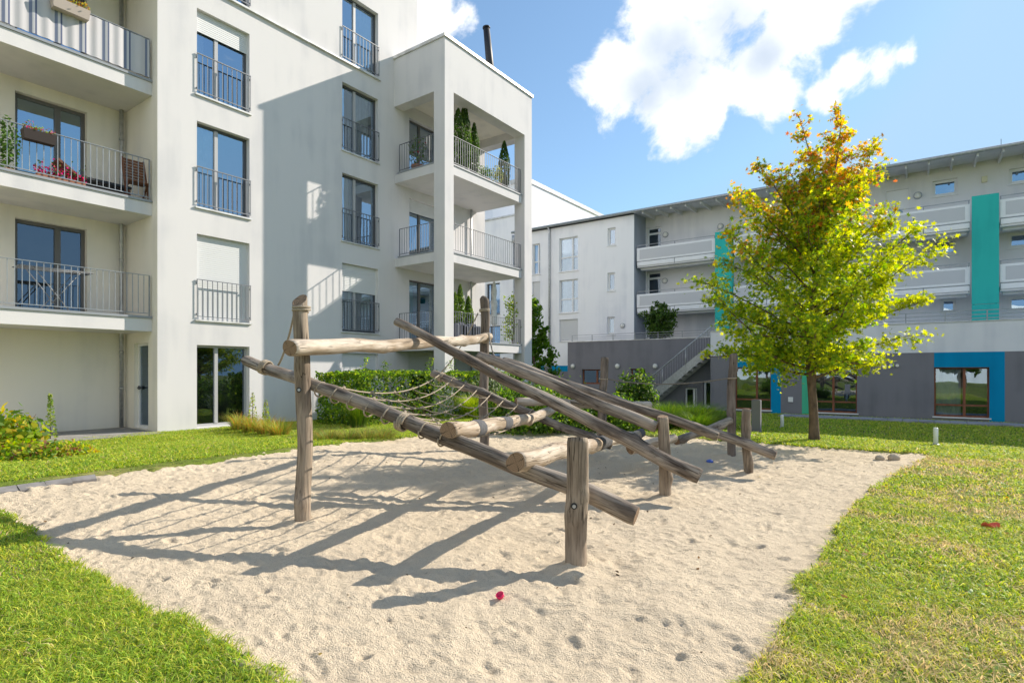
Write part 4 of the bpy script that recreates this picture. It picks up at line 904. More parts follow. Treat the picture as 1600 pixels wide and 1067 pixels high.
    for i in range(rows):
        f = i / (rows - 1); a = lerpW(l1a, l1b, .25 + .34 * f); b = lerpW(l5a, l5b, .06 + .53 * f); row = []
        a = a + np.array([0.02, 0.06, .05]); b = b + np.array([0, -.05, .04])
        for j in range(colsn + 1):
            t = j / colsn; q = a + (b - a) * t; q = q - np.array([0, 0, .21 * 4 * t * (1 - t) * (.8 + .4 * math.sin(math.pi * min(1, f + .1)))]); row.append(Vector(q))
        G.append(row)
    def sm(pts, k=3):
        o = []
        for i in range(len(pts) - 1):
            for s in range(k): o.append(pts[i].lerp(pts[i + 1], s / k))
        return o + [pts[-1]]
    for i, row in enumerate(G): mb.tube(row, .0095 if i in (0, rows - 1) else .0082, 6)
    for i in range(rows - 1):
        for j in range(1, colsn):
            if (j + i) % 2 == 0: continue
            a = G[i][j]; b = G[i + 1][j].lerp(G[i + 1][min(j + 1, colsn)], .55); c = a.lerp(b, .5) - Vector((0, 0, .02)); mb.tube([a, c, b], .0075, 6)
            mb.tube([a - Vector((.02, .0, .0)), a + Vector((.02, 0, .012))], .019, 6)
    for row in G:                                         # loops over the beams
        for e, ax, r in ((0, ax1, .085), (-1, ax5, .088)):
            pass
    mb.build('rope_net', M_rope, ROOT)
    for row in G[::1]:
        for e, (la, lb), r in ((0, LOGS[1], .069), (-1, LOGS[5], .071)):
            ax = lb - la; axn = ax / np.linalg.norm(ax); q = np.array(row[e]); c = la + axn * ((q - la) @ axn); lash(c, ax, r, 1, rr=.008)
build_frame()

# ------------------------------------------------------------------ leaves and plants
STAR = np.array([[0, -.5], [.12, -.12], [.5, -.22], [.26, .08], [.46, .42], [.12, .22], [0, .62], [-.12, .22], [-.46, .42], [-.26, .08], [-.5, -.22], [-.12, -.12]])
OVAL = np.array([[0, -.5], [.24, -.2], [.25, .15], [0, .5], [-.25, .15], [-.24, -.2]])
DIAM = np.array([[0, -.5], [.3, 0], [0, .5], [-.3, 0]])
def leafcloud(name, C, Nrm, size, col, shape, parent=None, mat=None, fold=0.25, up=None):
    """one small folded polygon per leaf"""
    n = len(C); C = np.asarray(C); Nrm = Nrm / (np.linalg.norm(Nrm, axis=1, keepdims=True) + 1e-9)
    a = rng.normal(size=(n, 3)) if up is None else up + rng.normal(size=(n, 3)) * .35
    A = np.cross(Nrm, a); A /= np.linalg.norm(A, axis=1, keepdims=True) + 1e-9; B = np.cross(A, Nrm); k = len(shape); size = np.broadcast_to(np.asarray(size, float), (n,))
    V = C[:, None, :] + (A[:, None, :] * shape[None, :, 0, None] + B[:, None, :] * shape[None, :, 1, None] - Nrm[:, None, :] * (fold * np.abs(shape[None, :, 0, None]) + .25 * fold * shape[None, :, 1, None] ** 2)) * size[:, None, None]
    F = np.arange(n * k).reshape(n, k); return npmesh(name, V.reshape(-1, 3), [F], mat or M_leaf, parent, col)
def rdir(n): v = rng.normal(size=(n, 3)); return v / np.linalg.norm(v, axis=1, keepdims=True)
def mixcol(n, cols, w, jit=.18):
    cols = np.array(cols); i = rng.choice(len(cols), n, p=np.array(w) / sum(w)); return np.clip(cols[i] * (1 + rng.normal(size=(n, 1)) * jit), .003, .9)

def blades(name, P, h, w, lean, col, parent=None, mat=None, kind=None, bend=.5):
    """grass blades: a quad and a tip each"""
    n = len(P); th = rng.uniform(0, 2 * np.pi, n); ph = rng.uniform(0, 2 * np.pi, n)
    s = np.stack([np.cos(th), np.sin(th), np.zeros(n)], 1) * (w / 2)[:, None]; l = np.stack([np.cos(ph), np.sin(ph), np.zeros(n)], 1) * (lean * h)[:, None]; z = np.zeros((n, 3)); z[:, 2] = 1
    hh = h[:, None]
    v = np.stack([P - s, P + s, P + s * .8 + l * bend * .6 + z * hh * .55, P - s * .8 + l * bend * .6 + z * hh * .55, P + l + z * hh * np.sqrt(np.clip(1 - .4 * lean ** 2, .1, 1))[:, None]], 1)
    i = np.arange(n)[:, None] * 5; q = i + np.array([[0, 1, 2, 3]]); t = i + np.array([[3, 2, 4]])
    return npmesh(name, v.reshape(-1, 3), [q, t], mat or M_gblade, parent, np.concatenate([col, col]))

def inview(P, m=.22):
    q = P - Cv; d = q @ Dv; u = 800 + FOC * (q @ Rv) / np.maximum(d, .01); v = HOR - FOC * q[:, 2] / np.maximum(d, .01)
    return (d > .5) & (u > -1600 * m) & (u < 1600 * (1 + m)) & (v < 1067 * 1.12) & (v > 0)
def build_grass():
    Ps = []; Hs = []; Ws = []; Ls = []; Cs = []
    def patch(x0, x1, y0, y1, dens, dmin, dmax, hm, wd):
        n = int((x1 - x0) * (y1 - y0) * dens); x = rng.uniform(x0, x1, n); y = rng.uniform(y0, y1, n)
        d = np.hypot(x, y); k = (d >= dmin) & (d < dmax) & (pit(x, y) < .06); x, y = x[k], y[k]
        right = (x > -.9) & (y > 1.0)
        dry = .35 * fbm(x, y, .8, 3, 71) + .65 * fbm(x, y, 2.6, 4, 73); fine = fbm(x, y, 4.5, 3, 77); near_edge = np.clip(1 - (-pit(x, y)) / .5, 0, 1)
        keep = rng.random(len(x)) < np.where(right & (y < 11), np.clip(1.25 - 1.5 * np.clip(dry - .42, 0, 1) * 3 - .4 * np.clip(fine - .5, 0, 1) * 2, .28, 1), np.clip(1.15 - .8 * np.clip(fine - .5, 0, 1) * 2, .4, 1))
        x, y, right, dry, fine = x[keep], y[keep], right[keep], dry[keep], fine[keep]
        P = np.stack([x, y, lawn_z(x, y) - .004], 1); k = inview(P); P = P[k]; right = right[k]; dry = dry[k]; fine = fine[k]; n = len(P)
        h = hm * .72 * (.55 + .8 * rng.random(n)) * (.75 + .7 * fbm(P[:, 0], P[:, 1], 2.3, 3, 91)); w = wd * (.7 + .6 * rng.random(n))
        g = np.array([.28, .42, .042]); gy = np.array([.52, .53, .075]); st = np.array([.60, .47, .25]); dk = np.array([.10, .20, .025])
        u = rng.random(n); pd = np.where(right & (P[:, 1] < 12), np.clip((dry - .45) * 4.8, .04, .72), .03); py = np.where(right, .48, .34)
        c = np.where((u < pd)[:, None], st, np.where((u < pd + py)[:, None], gy, np.where((u > .9)[:, None], dk, g))) * (1 + rng.normal(size=(n, 1)) * .16)
        Ps.append(P); Hs.append(h); Ws.append(w); Ls.append(.8 + 1.0 * rng.random(n)); Cs.append(np.clip(c, .01, 1))
    patch(-1.2, 3.4, 1.5, 6, 9000, 0, 4.6, .058, .0052); patch(-7, -1.5, -.6, 2.0, 9000, 0, 5.0, .062, .0055)
    patch(-1.2, 6, 2.5, 10, 4200, 4.6, 8, .060, .008); patch(-10, -4, 0, 3, 4200, 5, 8, .060, .008)
    patch(-2.8, 8, 5, 14.4, 2000, 8, 15, .06, .012); patch(-14.4, -8.5, -1, 13, 2200, 8, 17, .065, .012)
    patch(-12, 9, 11.8, 25.2, 420, 12, 40, .07, .022)
    P = np.concatenate(Ps); o = blades('grass', P, np.concatenate(Hs), np.concatenate(Ws), np.concatenate(Ls), np.concatenate(Cs)); tag(o, kind='stuff', label='short green lawn grass round the sandpit, dry in patches', cat='grass')
    # clover, plantain and dandelion leaves in the turf
    n = 26000; x = rng.uniform(-10, 7, n); y = rng.uniform(.2, 14, n); f = fbm(x, y, 1.7, 3, 101)
    k = (pit(x, y) < -.02) & (rng.random(n) < np.clip((f - .45) * 5, 0.03, 1)); x, y = x[k], y[k]; P = np.stack([x, y, lawn_z(x, y) + .02 + .025 * rng.random(len(x))], 1); P = P[inview(P)]
    nn = rdir(len(P)) * .6; nn[:, 2] = 1
    leafcloud('clover', P, nn, .018 + .022 * rng.random(len(P)), mixcol(len(P), [(.10, .22, .03), (.16, .27, .04), (.24, .28, .05)], (4, 4, 1)), OVAL)['kind'] = 'stuff'
build_grass()

def make_plant(name, loc, label, cat, group=None): return thing(name, loc, label, cat, group)
def bush(name, c, r, label, cat, n, size, cols, w, shape=OVAL, group=None, stems=6, flat=.0, seed=0, shell=.55, bumps=7, box=None):
    """shrub: stems plus a leaf shell with lumps and gaps"""
    c = np.array(c, float); T = thing(name, (c[0], c[1], c[2]), label, cat, group); r = np.array(r, float)
    rs = np.random.default_rng(seed + 5); B = rs.normal(size=(bumps, 3)); B[:, 2] = np.abs(B[:, 2]); B /= np.linalg.norm(B, axis=1, keepdims=True)
    if box is None:
        d = rdir(n); d[:, 2] = np.abs(d[:, 2]) * (1 - flat) + flat * .3 - .12; d /= np.linalg.norm(d, axis=1, keepdims=True)
        lump = .78 + .3 * np.max(np.clip((d @ B.T - .72) / .28, 0, 1), 1); rad_ = (shell + (1 - shell) * rng.random(n) ** .5) * lump * (1 + .08 * rng.normal(size=n))
        P = c + np.array([0, 0, r[2] * .12]) + d * rad_[:, None] * r; nr = d + rdir(n) * .8
    else:
        u = rng.uniform(-1, 1, (n, 3)); ax = rng.choice(3, n, p=[.30, .34, .36]); sg = np.where(rng.random(n) < .5, -1, 1); sg = np.where(ax == 2, 1, sg)
        u[np.arange(n), ax] = sg * (1 - .12 * rng.random(n) ** 2); P = c + np.array([0, 0, r[2]]) + u * r
        P += (np.stack([fbm(P[:, 1] * 3, P[:, 2] * 3, 1, 3, 3), fbm(P[:, 0] * 3, P[:, 2] * 3, 1, 3, 4), fbm(P[:, 0] * 3, P[:, 1] * 3, 1, 3, 6)], 1) - .5) * .28
        nr = np.zeros((n, 3)); nr[np.arange(n), ax] = sg; nr = nr + rdir(n) * .8
    P[:, 2] = np.maximum(P[:, 2], c[2] + .02)
    sz = size * (.6 + .8 * rng.random(n)); leafcloud('foliage', P, nr, sz, mixcol(n, cols, w), shape, T)
    mb = MB(); rr = random.Random(seed)
    for i in range(stems):
        a = rr.uniform(0, 6.28); q = c + np.array([math.cos(a) * r[0] * .6, math.sin(a) * r[1] * .6, r[2] * rr.uniform(.6, 1.0) * (2 if box else 1)]); b = c + np.array([math.cos(a) * r[0] * .15, math.sin(a) * r[1] * .15, -.05])
        m_ = (b + q) / 2 + np.array([0, 0, r[2] * .1]); mb.tube([b, m_, q], [.014, .010, .004], 5)
    mb.build('stem', M_bark, T); return T
def grass_clump(name, c, rad_, h, n, label, cat, cols, w, group=None, wd=.012):
    T = thing(name, c, label, cat, group); a = rng.uniform(0, 2 * np.pi, n); q = rad_ * .35 * np.sqrt(rng.random(n)); P = np.stack([c[0] + np.cos(a) * q, c[1] + np.sin(a) * q, np.full(n, c[2] - .02)], 1)
    hh = h * (.55 + .5 * rng.random(n)); out = np.stack([np.cos(a), np.sin(a), np.zeros(n)], 1) * (rad_ * (.2 + .9 * rng.random(n)))[:, None] + rdir(n) * .05
    s = np.stack([-np.sin(a), np.cos(a), np.zeros(n)], 1) * wd / 2; V = []
    ts = (0, .35, .7, 1.0)
    for t in ts:
        cen = P + out * (t ** 1.8) ; cen = cen.copy(); cen[:, 2] += hh * (t - .32 * t ** 3); ww = (1 - t * .92); V += [cen - s * ww, cen + s * ww]
    V = np.stack(V, 1); i = np.arange(n)[:, None] * 8; F = np.concatenate([i + np.array([[0, 1, 3, 2]]), i + np.array([[2, 3, 5, 4]]), i + np.array([[4, 5, 7, 6]])])
    col = mixcol(n, cols, w); npmesh('blades', V.reshape(-1, 3), [F], M_gblade, T, np.concatenate([col] * 3)); return T
def conifer(c, h, r, label, group=None, n=1500, pot=.2, col=((.035, .085, .012), (.06, .13, .018), (.10, .17, .02))):
    T = thing('potted_conifer', c, label, 'conifer', group); c = np.array(c)
    mb = MB(); mb.lathe([(r * .45, 0), (r * .62, pot), (r * .55, pot), (r * .5, pot - .02)], c, 14); mb.build('pot', M_greypot, T)
    t = rng.random(n) ** 1.25; a = rng.uniform(0, 6.283, n); prof = np.sin(np.clip((t + .10) * 2.6, 0, np.pi) ** .9) ** .75 * (1 - t) ** .38; lump = .82 + .3 * vnoise(a * 2.2, t * 9, 3); q = r * prof * lump * (.7 + .3 * np.sqrt(rng.random(n)))
    P = c + np.stack([np.cos(a) * q, np.sin(a) * q, pot + t * (h - pot)], 1); nr = np.stack([np.cos(a), np.sin(a), np.full(n, .2)], 1) + rdir(n) * .6
    leafcloud('foliage', P, nr, .055 + .05 * rng.random(n), mixcol(n, col, (3, 4, 2), .22), DIAM, T, up=np.array([[0, 0, 1.0]])); m2 = MB(); m2.tube([c + np.array([0, 0, pot - .05]), c + np.array([0, 0, h * .8])], [.02, .006], 6); m2.build('trunk', M_bark, T)

def tree(name, base, label, trunk_pts, trunk_r, envelope, nprim, leaves, colf, size, shape=STAR, seed=3, group=None, low=.0, sub=7, leaders=(), spread=(.72, .36)):
    """tapered trunk, limbs reaching the crown outline, twigs with leaves"""
    T = thing(name, base, label, 'tree', group); R_ = np.random.default_rng(seed); tp = [np.array(p) for p in trunk_pts]; cum = np.array([p[2] for p in tp])
    def trunk(z):
        z = np.clip(z, cum[0], cum[-1]); return np.array([np.interp(z, cum, [p[0] for p in tp]), np.interp(z, cum, [p[1] for p in tp]), z])
    mb = MB(); pts = []
    zs = np.linspace(cum[0] - .1, cum[-1], 22)
    for i, z in enumerate(zs): q = trunk(z); q[2] = z; q[:2] += .02 * np.array([math.sin(z * 2.3), math.cos(z * 1.9)]); pts.append(q)
    rr = [trunk_r * (1.35 if i == 0 else 1.12 if i == 1 else 1.0) * (1 - .9 * (i / 21) ** 1.1) + .008 for i in range(22)]; mb.tube(pts, rr, 12)
    LP = []; LD = []; z0 = envelope[0][0]; z1 = envelope[-1][0]; ez = [e[0] for e in envelope]; el = [e[1] for e in envelope]; er = [e[2] for e in envelope]
    golden = 2.39996
    for i in range(nprim):
        t = ((i + .5) / nprim) ** .85; zt = z0 + (z1 - z0) * (t * .97); a = i * golden + R_.normal() * .25; ca = math.cos(a); sa = math.sin(a)
        side = (1 + ca) / 2; reach = (np.interp(zt, ez, er) * side + np.interp(zt, ez, el) * (1 - side)) * (spread[0] + spread[1] * R_.random())
        reach = max(reach, .25); rise = reach * (.12 + .75 * t) + .1; zb = max(zt - rise, z0 - .45 + low)
        s = trunk(zb); d = Rv * ca + Dv * sa; e = trunk(zt) + d * reach; e[2] = zt + .1
        mid = s * .5 + e * .5 + np.array([0, 0, -.06 * reach + .05]) + R_.normal(size=3) * .05 * reach
        br = [s, s * .6 + mid * .4 + R_.normal(size=3) * .02, mid, mid * .45 + e * .55 + R_.normal(size=3) * .03, e]; r0 = max(.010, trunk_r * .34 * (1 - t) ** .7 * min(1, reach / 1.2) + .006)
        mb.tube(br, [r0, r0 * .8, r0 * .6, r0 * .4, .004], 6)
        bp = lambda q: (br[min(3, int(q * 4))] * (1 - (q * 4 - min(3, int(q * 4)))) + br[min(3, int(q * 4)) + 1] * (q * 4 - min(3, int(q * 4))))
        ns = max(3, int(sub * (.5 + reach / 1.3)))
        for j in range(ns):
            q = .22 + .78 * (j + R_.random()) / ns; p = bp(min(q, .999)); tl = (.20 + .34 * R_.random()) * (1.15 - .5 * q) * (.6 + .5 * min(1, reach))
            dv = d * .7 + R_.normal(size=3) * np.array([.75, .75, .45]) + np.array([0, 0, .18 + .3 * t]); dv /= np.linalg.norm(dv); tip = p + dv * tl; mb.tube([p, (p + tip) / 2 + np.array([0, 0, .02]), tip], [.006, .004, .002], 4, cap=False)
            k = max(4, int(leaves * tl * 2.4 / .4)); tt = R_.random(k) ** .6; LP.append(p + (tip - p) * tt[:, None] + R_.normal(size=(k, 3)) * .062 * (1 + tl)); LD.append(np.repeat(dv[None], k, 0))
        k = 8; LP.append(e + R_.normal(size=(k, 3)) * .06); LD.append(np.repeat(d[None], k, 0))
    for (q0, q1, rl) in leaders:                           # ascending leaders with their own short twigs
        q0 = np.array(q0); q1 = np.array(q1); LL = np.linalg.norm(q1 - q0); bow = R_.normal(size=3) * .05 * LL
        pp = [q0 + (q1 - q0) * t + bow * math.sin(math.pi * t) for t in np.linspace(0, 1, 7)]; mb.tube(pp, [.028 * (1 - t) + .004 for t in np.linspace(0, 1, 7)], 6)
        for j in range(int(LL * 17)):
            t = .12 + .88 * R_.random(); p = q0 + (q1 - q0) * t + bow * math.sin(math.pi * t); dv = R_.normal(size=3); dv[2] = abs(dv[2]) * .6 + .35; dv /= np.linalg.norm(dv); tl = rl * (1.1 - .75 * t) * (.5 + .8 * R_.random()) + .06; tip = p + dv * tl
            mb.tube([p, tip], [.005, .002], 4, cap=False); k = max(4, int(leaves * tl * 2.0 / .4)); tt = .25 + .75 * R_.random(k) ** .7; LP.append(p + (tip - p) * tt[:, None] + R_.normal(size=(k, 3)) * .05); LD.append(np.repeat(dv[None], k, 0))
    mb.build('trunk', M_bark, T)
    P = np.concatenate(LP); Dd = np.concatenate(LD); n = len(P); nr = R_.normal(size=(n, 3)) * .75; nr[:, 2] += .55; nr += Dd * .25
    leafcloud('crown', P, nr, size * (.65 + .6 * R_.random(n)), colf(P, R_), shape, T, fold=.22); return T

def build_plants():
    # the sweetgum on the lawn
    b = ground_at(1272, 690); D0 = float((b - Cv) @ Dv); k = D0 / FOC; z = lambda v: CZ + (HOR - v) * k
    px = lambda u, v: W(u, v, D0)
    tp = [b, px(1269, 640), px(1266, 570), px(1268, 500), px(1274, 420), px(1280, 340), px(1284, 290)]
    W2 = lambda u, v, dd: W(u, v, D0 + dd)
    lead = [(W2(1278, 350, 0), W2(1314, 170, -.1), .42), (W2(1276, 370, 0), W2(1248, 182, .2), .40), (W2(1278, 345, .05), W2(1366, 212, .15), .36), (W2(1274, 400, 0), W2(1190, 262, -.3), .36), (W2(1276, 380, .1), W2(1300, 235, .6), .4), (W2(1276, 390, -.1), W2(1270, 240, -.6), .4), (W2(1274, 430, 0), W2(1150, 300, .3), .36), (W2(1275, 400, 0), W2(1352, 296, -.4), .34), (W2(1273, 450, 0), W2(1385, 328, .1), .34), (W2(1268, 560, 0), W2(1100, 558, -.2), .3), (W2(1268, 545, 0), W2(1165, 582, -.5), .3), (W2(1268, 560, 0), W2(1382, 572, -.3), .32), (W2(1269, 530, 0), W2(1450, 470, -.1), .34), (W2(1269, 530, 0), W2(1105, 470, .2), .4), (W2(1270, 500, 0), W2(1412, 402, .1), .4)]
    env = [(z(575), .9, 1.25), (z(545), 1.9, 1.9), (z(500), 2.05, 2.35), (z(465), 2.15, 2.75), (z(430), 1.95, 2.1), (z(390), 1.95, 1.95), (z(350), 1.95, 1.45), (z(315), 1.75, 1.0), (z(290), 1.45, .8), (z(268), 1.1, .6)]
    zt, zb = z(172), z(590)
    def colf(P, R_):
        n = len(P); t = (P[:, 2] - zb) / (zt - zb); xs = (P - b) @ Rv; f = np.clip((t - .50) * 1.75 - .13 * xs * (t > .4) + .35 * (fbm(P[:, 0] * 2 + P[:, 2], P[:, 1] * 2 - P[:, 2], 1, 3, 8) - .5) * 2, 0, 1); u = R_.random(n)
        gr = np.array([.17, .28, .018]); lg = np.array([.42, .46, .025]); ye = np.array([.58, .46, .03]); og = np.array([.60, .30, .05]); rd = np.array([.50, .17, .06])
        pg = 1 - f; py = np.clip((xs + .9) * .20, 0.05, .6)
        c = np.where((u < pg * (.60 - py))[:, None], gr, np.where((u < pg)[:, None], lg, np.where((R_.random(n) < .50)[:, None], ye, np.where((R_.random(n) < .82)[:, None], og, rd))))
        return np.clip(c * (1 + R_.normal(size=(n, 1)) * .16), .005, .8)
    tree('sweetgum_tree', tuple(b), 'green tree turning yellow and orange at its top, on the lawn beyond the sandpit', tp, .088, [(a, l * 1.07, r * .98) for a, l, r in env], 56, 15.5, colf, .088, seed=12, leaders=lead, spread=(.48, .60), sub=8)
    green = lambda P, R_: mixcol(len(P), [(.06, .14, .015), (.10, .20, .02), (.16, .26, .03)], (3, 4, 2))
    # young tree beyond the corner tower
    D1 = 24.5; b1 = W(838, 640, D1); b1[2] = float(gz(b1[0], b1[1])); kk = D1 / FOC; zz = lambda v: CZ + (HOR - v) * kk
    tree('young_tree', tuple(b1), 'slender young green tree growing behind the corner tower pillar', [b1, W(835, 560, D1), W(828, 480, D1), W(822, 455, D1)], .05, [(zz(590), .5, .7), (zz(560), .6, .85), (zz(530), .6, .75), (zz(500), .5, .45), (zz(462), .25, .25)], 26, 14, green, .17, OVAL, seed=5)
    # tree in a tub on the far terrace
    b2 = np.array([-10.2, 27.2, 3.0]); p_ = proj_px
    D2 = float((W(1030, 505, 29) - Cv) @ Dv); b2 = ony(1030, 531, 27.3); b2[2] = 3.0; kk2 = float((b2 - Cv) @ Dv) / FOC
    tree('terrace_tree', tuple(b2), 'small dark green tree standing on the far terrace beside the balcony end', [b2, b2 + np.array([0, 0, .5]), b2 + np.array([0.05, 0, 1.6])], .04, [(3.15, .35, .4), (3.6, .8, .85), (4.0, .75, .8), (4.4, .6, .55), (4.75, .2, .2)], 26, 12, lambda P, R_: mixcol(len(P), [(.05, .10, .02), (.09, .16, .03), (.13, .2, .04)], (3, 3, 1)), .14, OVAL, seed=8)
    G = [(.055, .115, .014), (.10, .20, .022), (.20, .30, .035), (.34, .38, .05)]
    # clipped hedge in front of the apartment block
    bush('hedge', (-12.35, 13.0, 0), (.95, 3.6, .70), 'clipped green hedge in front of the apartment block', 'hedge', 26000, .075, G, (3, 4, 3, 1), seed=4, box=True, stems=16)
    for i, (y, x, hh, s) in enumerate([(9.9, -11.9, 1.75, 1), (10.8, -12.1, 1.7, 2), (12.2, -11.9, 1.8, 3), (13.4, -11.9, 1.75, 4), (14.6, -11.8, 1.85, 5), (15.7, -11.8, 1.75, 6)]):
        T = thing('hedge_shoot', (x, y, 1.3), ['thin leafy shoot rising above the near end of the hedge', 'second leafy shoot above the hedge, counted from its near end', 'leafy shoot above the middle of the hedge, left of the tower pillar', 'leafy shoot above the hedge in front of the tower pillar', 'leafy shoot above the far part of the hedge', 'leafy shoot above the far end of the hedge'][i], 'shoot', 'shoots above the hedge')
        n = 46; t = rng.random(n); P = np.stack([x + .12 * t * math.sin(s) + rng.normal(size=n) * .06, y + .15 * t * math.cos(s * 2) + rng.normal(size=n) * .06, 1.35 + t * (hh - 1.3)], 1); leafcloud('leaves', P, rdir(n), .07, mixcol(n, G, (2, 4, 3, 1)), OVAL, T)
        m = MB(); m.tube([(x, y, 1.2), (x + .12 * math.sin(s), y + .15 * math.cos(s * 2), hh)], [.008, .003], 4); m.build('stem', M_bark, T)
    # ornamental bright grass at the hedge end and reeds
    Yg = [(.20, .32, .02), (.30, .40, .03), (.38, .42, .05)]
    q = ground_at(735, 694); grass_clump('ornamental_grass', (-10.7, 12.9, 0), .62, 1.15, 1500, 'bright lime green ornamental grass tuft beside the hedge, behind the net', 'ornamental grass', Yg, (3, 4, 2))
    grass_clump('ornamental_grass', (-11.25, 9.15, 0), .5, 1.15, 900, 'dark green fine grass tuft leaning on the near end of the hedge', 'ornamental grass', [(.06, .13, .015), (.12, .2, .02), (.25, .3, .04)], (3, 3, 1))
    # white flowered shrub right of the lime grass
    bush('flowering_shrub', (-11.3, 14.6, 0), (.9, 1.3, 1.35), 'grey green shrub with pale leaves, right of the lime green grass', 'shrub', 5200, .07, [(.07, .12, .04), (.14, .2, .08), (.38, .40, .30)], (4, 4, 2), seed=9)
    # dry flowering bed by the ground floor door
    dr = [(.44, .28, .06), (.34, .34, .07), (.24, .34, .05), (.46, .22, .06)]
    for i, (u, v) in enumerate([(385, 676), (405, 680), (428, 682), (450, 684), (500, 686), (530, 690), (560, 690), (590, 690), (612, 689)]):
        p = ground_at(u, v - 1); grass_clump('dry_flower_clump', (p[0] - .3, p[1], 0), .46, .68 if i < 4 else .5, 420,
            ['orange dry clump in front of the ground floor glass door, leftmost of the bed', 'second orange dry clump from the glass door', 'orange dry clump left of the tall near post', 'orange dry clump just behind the tall near post', 'low yellow green clump right of the tall near post',
             'low clump at the foot of the hedge, under the slanting beam', 'third low clump along the foot of the hedge', 'fourth low clump along the foot of the hedge', 'last low clump along the hedge foot, nearest the net'][i], 'dry plant', dr if i < 4 else [(.2, .26, .05), (.3, .3, .08), (.36, .2, .07)], (3, 3, 4, 1.2) if i < 4 else (4, 3, 1), 'dry clumps in the flower bed', .014)
    for i, (u, v, h) in enumerate([(402, 676, .95), (423, 677, .78)]):
        p = ground_at(u, v); T = thing('mullein', (p[0] - .2, p[1], 0), ['taller pale green flower spike beside the ground floor glass door', 'shorter pale green flower spike, right of the taller one'][i], 'plant', 'flower spikes by the glass door'); n = 260; t = rng.random(n); a = rng.uniform(0, 6.28, n); r = .10 * (1 - t) ** .7 + .015
        P = np.stack([p[0] - .2 + np.cos(a) * r, p[1] + np.sin(a) * r, t * h], 1); leafcloud('leaves', P, rdir(n) + np.array([0, 0, .4]), .06 * (1.2 - .7 * t), mixcol(n, [(.2, .3, .05), (.3, .36, .07), (.4, .36, .06)], (3, 3, 1)), OVAL, T); m = MB(); m.tube([(p[0] - .2, p[1], 0), (p[0] - .2, p[1], h)], [.012, .005], 5); m.build('stem', M_bark, T)
    # bushes at the left edge
    p = ground_at(28, 700); bush('yellowing_bush', (p[0] - .4, p[1], 0), (.60, .60, .66), 'upright bush with large yellowing leaves at the left edge of the lawn', 'bush', 1100, .12, [(.10, .20, .018), (.26, .35, .03), (.52, .46, .04), (.5, .34, .04)], (4, 5, 2, .7), seed=21, shell=.4)
    p = ground_at(38, 722); bush('low_shrub', (p[0], p[1] + .1, 0), (.6, .8, .40), 'low spreading shrub of yellow, green and reddish leaves at the left lawn edge', 'shrub', 3600, .06, [(.11, .22, .02), (.30, .40, .035), (.50, .46, .05), (.26, .12, .06)], (4, 4, 2, 1.3), seed=22)
    p = ground_at(108, 716); bush('golden_shrub', (p[0], p[1] + .1, 0), (.30, .36, .26), 'small golden yellow shrub at the right end of the low planting', 'shrub', 1100, .05, [(.36, .36, .03), (.46, .40, .04), (.2, .24, .03)], (4, 3, 1), seed=23)
    p = ground_at(84, 690); T = thing('tall_weed', (p[0] - .2, p[1], 0), 'thin tall weed with narrow leaves in front of the blank loggia wall', 'weed'); n = 190; t = rng.random(n); a = rng.uniform(0, 6.28, n)
    P = np.stack([p[0] - .2 + np.cos(a) * .09 * (1.2 - t), p[1] + np.sin(a) * .09 * (1.2 - t), t * .98], 1); leafcloud('leaves', P, rdir(n), .075, mixcol(n, [(.16, .26, .05), (.28, .34, .08)], (1, 1)), DIAM, T); m = MB(); m.tube([(p[0] - .2, p[1], 0), (p[0] - .2, p[1], .95)], [.009, .004], 5); m.build('stem', M_bark, T)
    # planting between the sandpit and the far block
    rg = [(.07, .15, .018), (.12, .22, .025), (.20, .28, .035)]
    spots = [(845, 668, .55, .8), (880, 668, .6, .85), (915, 668, .6, .9), (1015, 668, .75, .75), (1045, 668, .75, .85), (1075, 667, .75, .85), (1100, 668, .65, .75), (1120, 668, .5, .55), (1030, 672, .55, .6), (1088, 673, .55, .6), (955, 668, .6, .6)]
    names = ['fountain grass tuft left of the leaning post, farthest left of its row', 'second fountain grass tuft from the left, left of the leaning post', 'fountain grass tuft just left of the leaning post', 'fountain grass tuft at the foot of the staircase', 'tall fountain grass tuft in front of the staircase',
             'tall fountain grass tuft in front of the grey glass door', 'fountain grass tuft left of the tall far post', 'small fountain grass tuft beside the tall far post', 'low front fountain grass tuft below the staircase', 'low front fountain grass tuft left of the tall far post', 'fountain grass tuft right of the leaning post']
    for (u, v, r, h), nm in zip(spots, names):
        p = ground_at(u, v); grass_clump('fountain_grass', (p[0], p[1], float(gz(p[0], p[1]))), r * 1.35, h * 1.22, 900, nm, 'ornamental grass', rg, (3, 4, 2), 'fountain grass in front of the far block', .016)
    p = ground_at(995, 664); bush('broadleaf_shrub', (p[0], p[1], float(gz(p[0], p[1]))), (.72, .7, 1.3), 'rounded dark shrub with small white flowers between the leaning post and the staircase', 'shrub', 4200, .10, [(.04, .09, .012), (.08, .16, .02), (.16, .22, .04), (.5, .5, .42)], (4, 4, 2, .12), seed=31)
    for i, (u, v, r, lab) in enumerate([(800, 676, (1.2, .8, 1.15), 'dense dark shrub behind the far tall post'), (860, 674, (1.3, .8, 1.0), 'wide low green shrub behind the slanting beams'), (925, 672, (1.1, .7, .9), 'low green shrub at the foot of the leaning post')]):
        p = ground_at(u, v); bush('border_shrub', (p[0], p[1] + .3, float(gz(p[0], p[1]))), r, lab, 'shrub', 4200, .09, G, (4, 4, 2, .6), seed=41 + i)
def proj_px(p):
    q = np.array(p) - Cv; d = q @ Dv; return 800 + FOC * (q @ Rv) / d, HOR - FOC * q[2] / d
build_plants()

